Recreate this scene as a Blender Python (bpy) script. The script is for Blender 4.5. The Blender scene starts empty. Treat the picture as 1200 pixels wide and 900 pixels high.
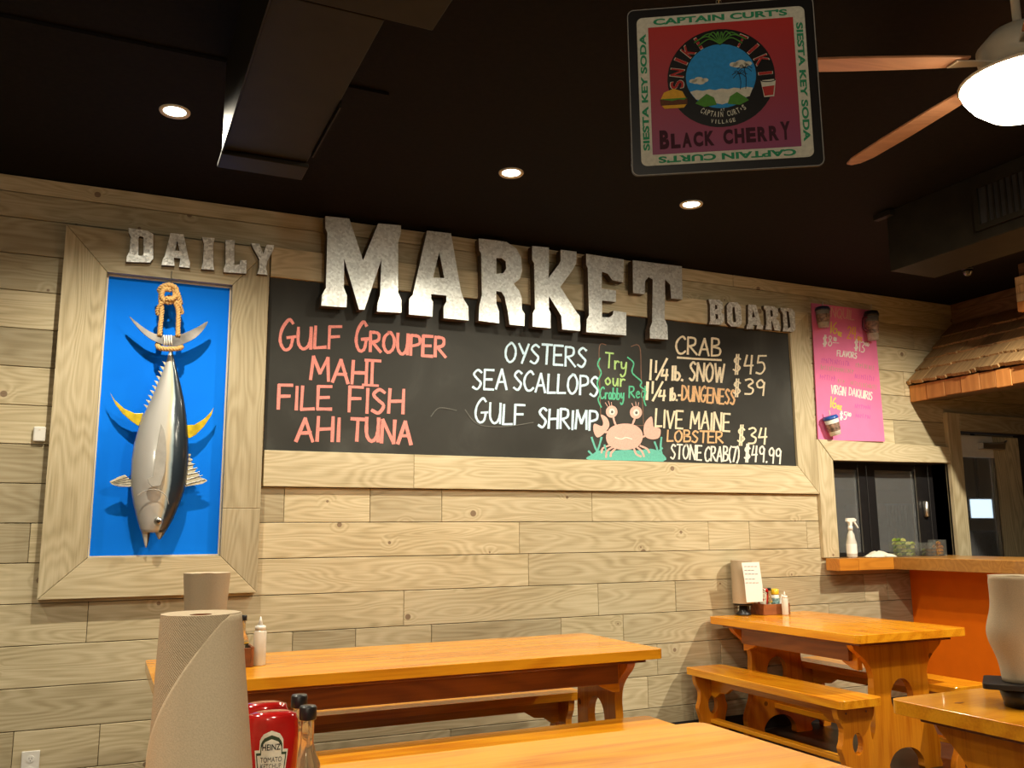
import bpy, bmesh, math, random
from mathutils import Vector, Matrix
from mathutils.geometry import tessellate_polygon
random.seed(7)
PI = math.pi
SC = bpy.context.scene
COL = SC.collection

# ------------------------------------------------------------------ camera
F = 1038.885; YAW = 0.429279; PITCH = 0.167218; ROLL = -0.008504
CAM = Vector((0, -5.043, 1.315))
_cy, _sy, _cp, _sp, _cr, _sr = math.cos(YAW), math.sin(YAW), math.cos(PITCH), math.sin(PITCH), math.cos(ROLL), math.sin(ROLL)
FWD = Vector((_sy*_cp, _cy*_cp, _sp)); _r = Vector((_cy, -_sy, 0)); _u = _r.cross(FWD)
RIGHT = _r*_cr + _u*_sr; UP = -_r*_sr + _u*_cr
cd = bpy.data.cameras.new('camera'); cam = bpy.data.objects.new('camera', cd); COL.objects.link(cam)
cd.sensor_width = 36; cd.lens = F/1200*36; cd.clip_start = 0.02
m = Matrix((RIGHT, UP, -FWD)).transposed().to_4x4(); m.translation = CAM; cam.matrix_world = m
SC.camera = cam
# ------------------------------------------------------------------ world, exposure
w = bpy.data.worlds.new('world'); SC.world = w; w.use_nodes = True
w.node_tree.nodes['Background'].inputs[0].default_value = (0.10, 0.085, 0.07, 1)
w.node_tree.nodes['Background'].inputs[1].default_value = 0.3
SC.view_settings.view_transform = 'Standard'; SC.view_settings.look = 'None'
SC.view_settings.gamma = 1; SC.view_settings.exposure = 0.45
try: SC.view_settings.use_curve_mapping = False
except Exception: pass
WARM = (1.0, 0.90, 0.70)
# ------------------------------------------------------------------ room lamps (recessed cans and added unseen spots)
def can_lamp(x, y, power, size=150, z=3.165, tgt=None, rad=0.04, col=WARM):
    l = bpy.data.lights.new('downlight_lamp', 'SPOT'); l.energy = power; l.color = col
    l.spot_size = math.radians(size); l.spot_blend = 0.7; l.shadow_soft_size = rad
    o = bpy.data.objects.new('downlight_lamp', l); COL.objects.link(o); o.location = (x, y, z)
    if tgt is not None:
        o.rotation_euler = (Vector(tgt)-Vector((x, y, z))).to_track_quat('-Z', 'Y').to_euler()
    return o
CANS_SEEN = [(0.179, -1.077), (1.833, -1.051), (2.973, -1.051)]
CANS_UNSEEN = [(3.35, -3.2), (5.25, -2.3), (1.6, -3.0), (-0.9, -2.9), (0.6, -4.6), (0.1, -5.2), (3.0, -5.4), (-1.4, -1.1)]  # unseen lamps: some read from shadows, others added to brighten wall and tables
for x, y in CANS_SEEN: can_lamp(x, y, 105 if x < 1 else 78, 149, z=3.15, rad=.022)
for x, y in CANS_UNSEEN: can_lamp(x, y, {3.35: 115, 5.25: 330, 1.6: 72, -0.9: 130, 0.1: 150, 3.0: 200, -1.4: 60, 0.6: 130}[x], 120 if y < -4 or x < 0 else 104, z=3.15, tgt=(x, -.45, .3) if (x > 0 and y > -4) else None)
# added fill light behind the camera, brightens the hanging sign
l = bpy.data.lights.new('fill_lamp', 'POINT'); l.energy = 80; l.color = WARM; l.shadow_soft_size = 0.15
lo = bpy.data.objects.new('fill_lamp', l); COL.objects.link(lo); lo.location = (-1.2, -6.6, 2.6)

# ------------------------------------------------------------------ geometry helpers
def ray(px, py):
    return (RIGHT*(px-600) - UP*(py-450) + FWD*F).normalized()
def aty(px, py, Y=0.0):
    d = ray(px, py); return CAM + d*((Y-CAM.y)/d.y)
def atz(px, py, Z):
    d = ray(px, py); return CAM + d*((Z-CAM.z)/d.z)
def atd(px, py, dist): return CAM + ray(px, py)*dist

def new(name, bm, mat=None, parent=None, loc=None, smooth=False, bevel=0, seg=2, kind=None):
    me = bpy.data.meshes.new(name)
    if isinstance(bm, bmesh.types.BMesh):
        bmesh.ops.recalc_face_normals(bm, faces=bm.faces[:]); bm.to_mesh(me); bm.free()
    else: me = bm
    if mat is not None and not len(me.materials): me.materials.append(mat)
    o = bpy.data.objects.new(name, me); COL.objects.link(o)
    if loc is not None: o.location = loc
    if parent is not None: o.parent = parent
    if smooth:
        for p in me.polygons: p.use_smooth = True
    if bevel:
        b = o.modifiers.new('bevel', 'BEVEL'); b.width = bevel; b.segments = seg; b.limit_method = 'ANGLE'; b.angle_limit = math.radians(40)
    if kind: o['kind'] = kind
    return o
def tag(o, label, cat, group=None):
    o['label'] = label; o['category'] = cat
    if group: o['group'] = group
    return o
def empty(name, loc=(0, 0, 0), rz=0.0, label=None, cat=None, group=None):
    o = bpy.data.objects.new(name, None); COL.objects.link(o); o.location = loc; o.rotation_euler = (0, 0, rz)
    o.empty_display_size = 0.05
    if label: tag(o, label, cat, group)
    return o
def struct(o): o['kind'] = 'structure'; return o
def bx(bm, x0, x1, y0, y1, z0, z1, M=None):
    vs = [bm.verts.new(Vector(p) if M is None else M @ Vector(p)) for p in
          [(x0,y0,z0),(x1,y0,z0),(x1,y1,z0),(x0,y1,z0),(x0,y0,z1),(x1,y0,z1),(x1,y1,z1),(x0,y1,z1)]]
    for f in [(0,3,2,1),(4,5,6,7),(0,1,5,4),(1,2,6,5),(2,3,7,6),(3,0,4,7)]: bm.faces.new([vs[i] for i in f])
    return bm
def box(*a): return bx(bmesh.new(), *a)
def prism(outer, holes, d0, d1, fmap, bm=None):
    """polygon (u,v) with holes between w=d0 and w=d1; fmap(u,v,w) -> xyz"""
    bm = bm or bmesh.new()
    loops = [outer]+list(holes)
    tris = tessellate_polygon([[Vector((p[0], p[1], 0)) for p in l] for l in loops])
    flat = [p for l in loops for p in l]
    A = [bm.verts.new(fmap(p[0], p[1], d0)) for p in flat]; B = [bm.verts.new(fmap(p[0], p[1], d1)) for p in flat]
    for t in tris:
        try:
            bm.faces.new([A[i] for i in t]); bm.faces.new([B[i] for i in reversed(t)])
        except ValueError: pass
    s = 0
    for l in loops:
        n = len(l)
        for i in range(n):
            a, b = s+i, s+(i+1) % n
            try: bm.faces.new((A[a], A[b], B[b], B[a]))
            except ValueError: pass
        s += n
    return bm
def fXZ(u, v, w): return Vector((u, w, v))
def lathe(profile, n=24, bm=None, c=(0, 0, 0), sx=1.0, sy=1.0, cap=True):
    bm = bm or bmesh.new(); rings = []
    for r, z in profile:
        rings.append([bm.verts.new((c[0]+r*sx*math.cos(2*PI*i/n), c[1]+r*sy*math.sin(2*PI*i/n), c[2]+z)) for i in range(n)])
    for a, b in zip(rings, rings[1:]):
        for i in range(n): bm.faces.new((a[i], a[(i+1) % n], b[(i+1) % n], b[i]))
    if cap:
        bm.faces.new(rings[0]); bm.faces.new(rings[-1])
    return bm
def catmull(pts, k=6, closed=False):
    P = [Vector(p) for p in pts]; n = len(P); out = []
    rng = range(n if closed else n-1)
    for i in rng:
        if closed: a, b, c, d = P[(i-1) % n], P[i], P[(i+1) % n], P[(i+2) % n]
        else: a, b, c, d = P[max(i-1, 0)], P[i], P[i+1], P[min(i+2, n-1)]
        for j in range(k):
            t = j/k
            out.append(0.5*((2*b)+(c-a)*t+(2*a-5*b+4*c-d)*t*t+(3*b-3*c+d-a)*t**3))
    if not closed: out.append(P[-1])
    return out
def tube(pts, r, n=8, bm=None, taper=None):
    bm = bm or bmesh.new(); P = [Vector(p) for p in pts]; rings = []
    ref = None
    for i, p in enumerate(P):
        t = (P[min(i+1, len(P)-1)]-P[max(i-1, 0)]).normalized()
        if ref is None:
            ref = t.orthogonal().normalized()
        else:
            ref = (ref - t*ref.dot(t)).normalized()
        b = t.cross(ref); rr = r*(taper(i/(len(P)-1)) if taper else 1)
        rings.append([bm.verts.new(p+(ref*math.cos(2*PI*k/n)+b*math.sin(2*PI*k/n))*rr) for k in range(n)])
    for a, b in zip(rings, rings[1:]):
        for i in range(n): bm.faces.new((a[i], a[(i+1) % n], b[(i+1) % n], b[i]))
    bm.faces.new(rings[0]); bm.faces.new(rings[-1])
    return bm
def rope(pts, r, bm=None, turns=24, n=6):
    """three twisted strands round a path"""
    bm = bm or bmesh.new(); P = [Vector(p) for p in pts]
    L = [0]
    for a, b in zip(P, P[1:]): L.append(L[-1]+(b-a).length)
    for s in range(3):
        out = []; ref = None
        for i, p in enumerate(P):
            t = (P[min(i+1, len(P)-1)]-P[max(i-1, 0)]).normalized()
            ref = t.orthogonal().normalized() if ref is None else (ref-t*ref.dot(t)).normalized()
            b = t.cross(ref); a = L[i]*turns*2*PI+s*2*PI/3
            out.append(p+(ref*math.cos(a)+b*math.sin(a))*r*0.5)
        tube(out, r*0.55, n, bm)
    return bm
def resample(pts, step):
    out = [Vector(pts[0])]
    for a, b in zip(pts, pts[1:]):
        a, b = Vector(a), Vector(b); n = max(1, int((b-a).length/step))
        for j in range(1, n+1): out.append(a.lerp(b, j/n))
    return out
def oval(cx, cy, rx, ry, n=20, a0=0): return [(cx+rx*math.cos(a0+2*PI*i/n), cy+ry*math.sin(a0+2*PI*i/n)) for i in range(n)]

# ------------------------------------------------------------------ materials
def mat(name):
    m = bpy.data.materials.new(name); m.use_nodes = True
    nt = m.node_tree; return m, nt, nt.nodes['Principled BSDF']
def N(nt, t, **k):
    n = nt.nodes.new(t)
    for a, b in k.items(): setattr(n, a, b)
    return n
def L(nt, a, b): nt.links.new(a, b)
def ramp(nt, fac, stops, interp='LINEAR'):
    r = N(nt, 'ShaderNodeValToRGB'); r.color_ramp.interpolation = interp
    while len(r.color_ramp.elements) < len(stops): r.color_ramp.elements.new(0.5)
    for e, (p, c) in zip(r.color_ramp.elements, stops): e.position = p; e.color = (*c, 1)
    if fac is not None: L(nt, fac, r.inputs[0])
    return r
def math_(nt, op, a, b=None):
    n = N(nt, 'ShaderNodeMath', operation=op)
    for i, v in enumerate((a, b)):
        if v is None: continue
        if isinstance(v, (int, float)): n.inputs[i].default_value = v
        else: L(nt, v, n.inputs[i])
    return n.outputs[0]
def bump(nt, bsdf, h, strength, dist=0.002):
    b = N(nt, 'ShaderNodeBump'); b.inputs['Strength'].default_value = strength; b.inputs['Distance'].default_value = dist
    L(nt, h, b.inputs['Height']); L(nt, b.outputs[0], bsdf.inputs['Normal'])
def plain(name, col, rough=0.5, metal=0.0, noise=0.12, scale=30, coat=0.0, bmp=0.05, trans=0.0, emit=None, es=0.0, sss=0.0):
    m, nt, b = mat(name)
    tc = N(nt, 'ShaderNodeTexCoord'); no = N(nt, 'ShaderNodeTexNoise'); no.inputs['Scale'].default_value = scale; no.inputs['Detail'].default_value = 4
    L(nt, tc.outputs['Object'], no.inputs['Vector'])
    c0 = tuple(max(0, c*(1-noise)) for c in col); c1 = tuple(min(1, c*(1+noise)) for c in col)
    r = ramp(nt, no.outputs['Fac'], [(0.3, c0), (0.7, c1)]); L(nt, r.outputs[0], b.inputs['Base Color'])
    b.inputs['Roughness'].default_value = rough; b.inputs['Metallic'].default_value = metal
    b.inputs['Coat Weight'].default_value = coat; b.inputs['Transmission Weight'].default_value = trans
    b.inputs['Coat Roughness'].default_value = 0.06
    if emit: b.inputs['Emission Color'].default_value = (*emit, 1); b.inputs['Emission Strength'].default_value = es
    if bmp: bump(nt, b, no.outputs['Fac'], bmp)
    return m
def wood(name, stops, grain_axis='X', world=False, rings=17, rough=0.6, coat=0.0, knots=True, knotcol=(0.16, 0.09, 0.05), var=0.25, bmp=0.25, cs=1.0, fine=0.35, ringw=0.2, kax='XZ'):
    m, nt, b = mat(name)
    src = N(nt, 'ShaderNodeNewGeometry').outputs['Position'] if world else N(nt, 'ShaderNodeTexCoord').outputs['Object']
    oi = N(nt, 'ShaderNodeObjectInfo')
    off = N(nt, 'ShaderNodeVectorMath', operation='SCALE'); off.inputs[0].default_value = (37.1, 53.7, 71.3); L(nt, oi.outputs['Random'], off.inputs['Scale'])
    ad = N(nt, 'ShaderNodeVectorMath', operation='ADD'); L(nt, src, ad.inputs[0]); L(nt, off.outputs[0], ad.inputs[1])
    def mp(long, cross):
        v = N(nt, 'ShaderNodeVectorMath', operation='MULTIPLY')
        s = {'X': (long, cross, cross), 'Y': (cross, long, cross), 'Z': (cross, cross, long)}[grain_axis]
        v.inputs[1].default_value = tuple(q*cs for q in s); L(nt, ad.outputs[0], v.inputs[0]); return v.outputs[0]
    n1 = N(nt, 'ShaderNodeTexNoise'); n1.inputs['Scale'].default_value = 1; n1.inputs['Detail'].default_value = 1.5; n1.inputs['Distortion'].default_value = 0.3
    L(nt, mp(0.9, 6.0), n1.inputs['Vector'])
    h = n1.outputs['Fac']
    if knots:
        sx__ = N(nt, 'ShaderNodeSeparateXYZ'); L(nt, ad.outputs[0], sx__.inputs[0]); cb__ = N(nt, 'ShaderNodeCombineXYZ')
        for i__, a__ in enumerate(kax): L(nt, sx__.outputs['XYZ'.index(a__)], cb__.inputs[i__])
        vs__ = N(nt, 'ShaderNodeVectorMath', operation='SCALE'); L(nt, cb__.outputs[0], vs__.inputs[0]); vs__.inputs['Scale'].default_value = 3.3
        vo = N(nt, 'ShaderNodeTexVoronoi', voronoi_dimensions='2D'); vo.inputs['Scale'].default_value = 1; vo.inputs['Randomness'].default_value = 1
        L(nt, vs__.outputs[0], vo.inputs['Vector'])
        sep = N(nt, 'ShaderNodeSeparateColor'); L(nt, vo.outputs['Color'], sep.inputs[0])
        gate = math_(nt, 'GREATER_THAN', sep.outputs[0], 0.74)
        near = math_(nt, 'MULTIPLY', math_(nt, 'MAXIMUM', math_(nt, 'SUBTRACT', 1, math_(nt, 'MULTIPLY', vo.outputs['Distance'], 5.0)), 0), gate)
        kn = math_(nt, 'MULTIPLY', math_(nt, 'LESS_THAN', vo.outputs['Distance'], math_(nt, 'ADD', math_(nt, 'MULTIPLY', sep.outputs[1], 0.045), 0.02)), gate)
        h = math_(nt, 'ADD', h, math_(nt, 'MULTIPLY', near, 0.09))
    sn = math_(nt, 'SINE', math_(nt, 'MULTIPLY', h, rings*6.28))
    n2 = N(nt, 'ShaderNodeTexNoise'); n2.inputs['Scale'].default_value = 1; n2.inputs['Detail'].default_value = 6; n2.inputs['Roughness'].default_value = 0.65
    L(nt, mp(3.0, 110.0), n2.inputs['Vector'])
    n3 = N(nt, 'ShaderNodeTexNoise'); n3.inputs['Scale'].default_value = 1; n3.inputs['Detail'].default_value = 2
    L(nt, mp(1.3, 3.5), n3.inputs['Vector'])
    f = math_(nt, 'MULTIPLY', math_(nt, 'ADD', math_(nt, 'MULTIPLY', sn, 0.5), 0.5), ringw)
    f = math_(nt, 'ADD', f, (0.40-ringw)*0.5)
    f = math_(nt, 'ADD', f, math_(nt, 'MULTIPLY', n2.outputs['Fac'], fine))
    f = math_(nt, 'ADD', f, math_(nt, 'MULTIPLY', n3.outputs['Fac'], 0.35))
    r = ramp(nt, f, stops)
    # board-to-board value change
    mr = N(nt, 'ShaderNodeMapRange'); L(nt, oi.outputs['Random'], mr.inputs[0]); mr.inputs[3].default_value = 1-var; mr.inputs[4].default_value = 1+var*0.6
    sc = N(nt, 'ShaderNodeVectorMath', operation='SCALE'); L(nt, r.outputs[0], sc.inputs[0]); L(nt, mr.outputs[0], sc.inputs['Scale'])
    out = sc.outputs[0]
    if knots:
        mx = N(nt, 'ShaderNodeMix', data_type='RGBA'); L(nt, math_(nt, 'MULTIPLY', kn, 0.8), mx.inputs[0]); L(nt, out, mx.inputs[6]); mx.inputs[7].default_value = (*knotcol, 1); out = mx.outputs[2]
    L(nt, out, b.inputs['Base Color'])
    b.inputs['Roughness'].default_value = rough; b.inputs['Coat Weight'].default_value = coat; b.inputs['Coat Roughness'].default_value = 0.05
    if bmp: bump(nt, b, f, bmp, 0.0015)
    return m
PL = [(0.28, (0.19, 0.142, 0.074)), (0.44, (0.355, 0.288, 0.162)), (0.58, (0.475, 0.395, 0.240)), (0.78, (0.60, 0.515, 0.34))]
M_plank = wood('whitewashed_pine', PL, 'X', True, rough=0.62, rings=20, fine=.50, ringw=.15)
M_plankV = wood('whitewashed_pine_upright', PL, 'Z', True, rough=0.62, kax='ZX', rings=20, fine=.50, ringw=.15)
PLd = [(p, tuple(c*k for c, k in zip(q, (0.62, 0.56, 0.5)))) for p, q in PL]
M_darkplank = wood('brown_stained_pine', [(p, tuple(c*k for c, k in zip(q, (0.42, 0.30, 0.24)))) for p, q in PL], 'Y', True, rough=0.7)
M_doorwood = wood('pale_door_pine', [(p, tuple(min(1, c*1.35) for c in q)) for p, q in PL], 'Z', True, rough=0.55, var=0.1)
ORG = [(0.30, (0.36, 0.078, 0.003)), (0.46, (0.68, 0.215, 0.006)), (0.70, (0.90, 0.375, 0.014))]
def orange(axis, n): return wood(n, ORG if axis != 'Z' else [(p, (c[0]*.86, c[1]*.74, c[2]*.8)) for p, c in ORG], axis, False, rings=5, rough=0.25, coat=0.42, knots=(axis != 'X'), knotcol=(0.14, 0.035, 0.006), var=0.08, bmp=0.05, fine=0.50, ringw=0.16, kax={'X': 'XY', 'Y': 'XY', 'Z': 'ZY'}[axis])  # uprights get a darker ramp: shade of their sides put into the colour
M_oX = orange('X', 'shellacked_pine'); M_oY = orange('Y', 'shellacked_pine_across'); M_oZ = orange('Z', 'shaded_upright_pine')
M_oDark = wood('dark_plug_and_shaded_pine', [(0.2, (0.13, 0.035, 0.008)), (0.8, (0.36, 0.12, 0.02))], 'X', False, rings=10, rough=0.3, coat=0.4, knots=False, var=0.1)  # dark plugs; also under-table shade put into the apron and frame colour
M_counter = wood('oiled_counter_pine', [(0.2, (0.30, 0.12, 0.02)), (0.8, (0.55, 0.27, 0.06))], 'X', False, rings=12, rough=0.35, coat=0.3, knots=False, var=0.1)
M_counterE = wood('orange_counter_pine', [(0.2, (0.40, 0.13, 0.012)), (0.8, (0.68, 0.27, 0.03))], 'X', False, rings=12, rough=0.35, coat=0.3, knots=False, var=0.15)
M_shake = wood('cedar_shake', [(0.2, (0.13, 0.07, 0.028)), (0.5, (0.35, 0.205, 0.08)), (0.85, (0.54, 0.34, 0.15))], 'X', False, rings=8, rough=0.85, knots=False, var=0.35, bmp=0.6)
M_fascia = wood('orange_cedar', [(0.2, (0.36, 0.13, 0.025)), (0.8, (0.62, 0.27, 0.07))], 'Z', False, rings=8, rough=0.7, knots=False, var=0.3, bmp=0.4)
M_tray = wood('brown_caddy_wood', [(0.2, (0.12, 0.035, 0.012)), (0.8, (0.33, 0.11, 0.035))], 'X', False, rings=8, rough=0.45, knots=False, var=0.1)
M_blade = wood('fan_blade_oak', [(0.2, (0.30, 0.13, 0.06)), (0.8, (0.50, 0.24, 0.12))], 'X', False, rings=10, rough=0.4, knots=False, var=0.1)
M_ceil = plain('black_brown_ceiling', (0.0065, 0.0045, 0.0035), 0.8, noise=0.3, scale=40, bmp=0.25)
M_duct = plain('dark_painted_duct', (0.014, 0.011, 0.007), 0.5, noise=0.2, scale=12, bmp=0.1)
for m__ in (M_ceil, M_duct):
    m__.node_tree.nodes['Principled BSDF'].inputs['Specular IOR Level'].default_value = 0.12
M_black = plain('black_plastic', (0.012, 0.011, 0.012), 0.35, noise=0.2)
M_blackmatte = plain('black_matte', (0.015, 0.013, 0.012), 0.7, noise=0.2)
M_wallplain = plain('brown_room_wall', (0.30, 0.22, 0.13), 0.8)
M_floor = plain('dark_floor', (0.05, 0.035, 0.025), 0.35, noise=0.4, scale=5)
M_white = plain('white_plastic', (0.78, 0.76, 0.70), 0.35, noise=0.03)
M_whitepaper = plain('white_paper', (0.82, 0.81, 0.76), 0.7, noise=0.03)
M_orangepaint = plain('orange_paint', (0.98, 0.19, 0.003), 0.7, noise=0.05, scale=8, bmp=0.05)
M_blue = plain('blue_panel_paint', (0.002, 0.205, 1.0), 0.9, noise=0.05, scale=3, bmp=0.03)
M_chrome = plain('brushed_steel', (0.6, 0.58, 0.54), 0.3, 1.0, noise=0.05)
M_ring = plain('white_trim_ring', (0.7, 0.64, 0.52), 0.4, noise=0.03)
M_ropem = plain('manila_rope', (0.62, 0.38, 0.14), 0.85, noise=0.2, scale=180, bmp=0.3)
M_lamp = plain('lit_lens', (1, 1, 1), 0.5, emit=(1.0, 0.90, 0.70), es=9.0, bmp=0)
M_globe = plain('lit_glass_bowl', (1, 1, 1), 0.5, emit=(1.0, 0.88, 0.66), es=32.0, bmp=0)
M_glassdark = plain('window_glass', (0.75, 0.78, 0.80), 0.03, noise=0.0, trans=0.9, bmp=0)
M_red = plain('ketchup_red', (0.42, 0.010, 0.008), 0.13, noise=0.1, coat=0.7, bmp=0)
M_bottleglass = plain('amber_tinted_glass', (0.80, 0.62, 0.36), 0.06, noise=0.05, trans=0.75, coat=0.5, bmp=0)
M_yellow = plain('yellow_plastic', (0.80, 0.50, 0.02), 0.35, noise=0.05)
M_clearplast = plain('frosted_clear_plastic', (0.86, 0.83, 0.74), 0.25, noise=0.04, trans=0.35, bmp=0)
def ink(name, c, rough=0.8): return plain(name, c, rough, noise=0.10, scale=120, bmp=0)
def chalk(name, c):
    m, nt, b = mat(name)
    g = N(nt, 'ShaderNodeNewGeometry'); no = N(nt, 'ShaderNodeTexNoise'); no.inputs['Scale'].default_value = 260; no.inputs['Detail'].default_value = 3
    L(nt, g.outputs['Position'], no.inputs['Vector'])
    r = ramp(nt, no.outputs['Fac'], [(0.25, tuple(q*0.6 for q in c)), (0.6, c)]); L(nt, r.outputs[0], b.inputs['Base Color']); b.inputs['Roughness'].default_value = 0.9
    return m
CH = dict(salmon=chalk('salmon_chalk', (0.86, 0.30, 0.26)), sky=chalk('pale_blue_chalk', (0.60, 0.80, 0.95)), cream=chalk('cream_chalk', (0.90, 0.79, 0.58)),
          peach=chalk('peach_chalk', (0.80, 0.50, 0.26)), green=chalk('green_chalk', (0.10, 0.50, 0.30)), lime=chalk('lime_chalk', (0.40, 0.62, 0.22)),
          teal=chalk('teal_chalk', (0.15, 0.55, 0.45)), pink=chalk('pink_chalk', (0.85, 0.50, 0.42)), white=chalk('white_chalk', (0.86, 0.84, 0.76)),
          dull=chalk('faded_brown_chalk', (0.22, 0.12, 0.08)), grey=chalk('grey_chalk', (0.13, 0.13, 0.12)))
def chalkboard_mat():
    m, nt, b = mat('slate_chalkboard')
    g = N(nt, 'ShaderNodeNewGeometry')
    n1 = N(nt, 'ShaderNodeTexNoise'); n1.inputs['Scale'].default_value = 1.6; n1.inputs['Detail'].default_value = 7; n1.inputs['Distortion'].default_value = 1.2
    L(nt, g.outputs['Position'], n1.inputs['Vector'])
    r = ramp(nt, n1.outputs['Fac'], [(0.3, (0.026, 0.026, 0.023)), (0.55, (0.038, 0.038, 0.034)), (0.78, (0.075, 0.076, 0.07))])
    L(nt, r.outputs[0], b.inputs['Base Color']); b.inputs['Roughness'].default_value = 0.6
    return m
M_slate = chalkboard_mat()
for m__, v__ in ((M_slate, .2), (M_blue, .15), (M_orangepaint, .15)): m__.node_tree.nodes['Principled BSDF'].inputs['Specular IOR Level'].default_value = v__
def galv(name='galvanised_steel', metal=0.6, k=1.0):
    m, nt, b = mat(name)
    g = N(nt, 'ShaderNodeNewGeometry'); v = N(nt, 'ShaderNodeTexVoronoi'); v.inputs['Scale'].default_value = 75
    L(nt, g.outputs['Position'], v.inputs['Vector'])
    s = N(nt, 'ShaderNodeSeparateColor'); L(nt, v.outputs['Color'], s.inputs[0])
    r = ramp(nt, s.outputs[0], [(0.0, (0.62*k, 0.64*k, 0.62*k)), (1.0, (0.90, 0.93, 0.91))]); L(nt, r.outputs[0], b.inputs['Base Color'])
    b.inputs['Metallic'].default_value = metal
    rr = ramp(nt, s.outputs[1], [(0.0, (0.30,)*3), (1.0, (0.46,)*3)]); L(nt, rr.outputs[0], b.inputs['Roughness'])
    return m
M_galv = galv(); M_galvS = galv('speckled_zinc', 0.15, 0.75)
M_galvside = plain('dark_letter_edge', (0.10, 0.07, 0.05), 0.6, 0.3, noise=0.4, scale=60)  # dark brown tone for the letter sides
def towel_mat(name, c, pat=True):
    m, nt, b = mat(name)
    tc = N(nt, 'ShaderNodeTexCoord'); w1 = N(nt, 'ShaderNodeTexNoise'); w1.inputs['Scale'].default_value = 400; L(nt, tc.outputs['Object'], w1.inputs['Vector'])
    r = ramp(nt, w1.outputs['Fac'], [(0.3, tuple(q*0.86 for q in c)), (0.7, c)]); L(nt, r.outputs[0], b.inputs['Base Color']); b.inputs['Roughness'].default_value = 0.95
    if pat:
        uv = N(nt, 'ShaderNodeUVMap')
        wa = N(nt, 'ShaderNodeTexWave', wave_type='BANDS', bands_direction='DIAGONAL'); wa.inputs['Scale'].default_value = 14; wa.inputs['Distortion'].default_value = 3; wa.inputs['Detail Scale'].default_value = 3
        L(nt, tc.outputs['UV'], wa.inputs['Vector'])
        h = math_(nt, 'ADD', math_(nt, 'MULTIPLY', wa.outputs['Fac'], 1.0), math_(nt, 'MULTIPLY', w1.outputs['Fac'], 0.5))
        bump(nt, b, h, 0.6, 0.0016)
    else: bump(nt, b, w1.outputs['Fac'], 0.5, 0.001)
    return m
M_towel = towel_mat('kraft_paper_towel', (0.50, 0.385, 0.25)); M_towel2 = towel_mat('smooth_kraft_paper', (0.57, 0.45, 0.30), False)

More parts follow.
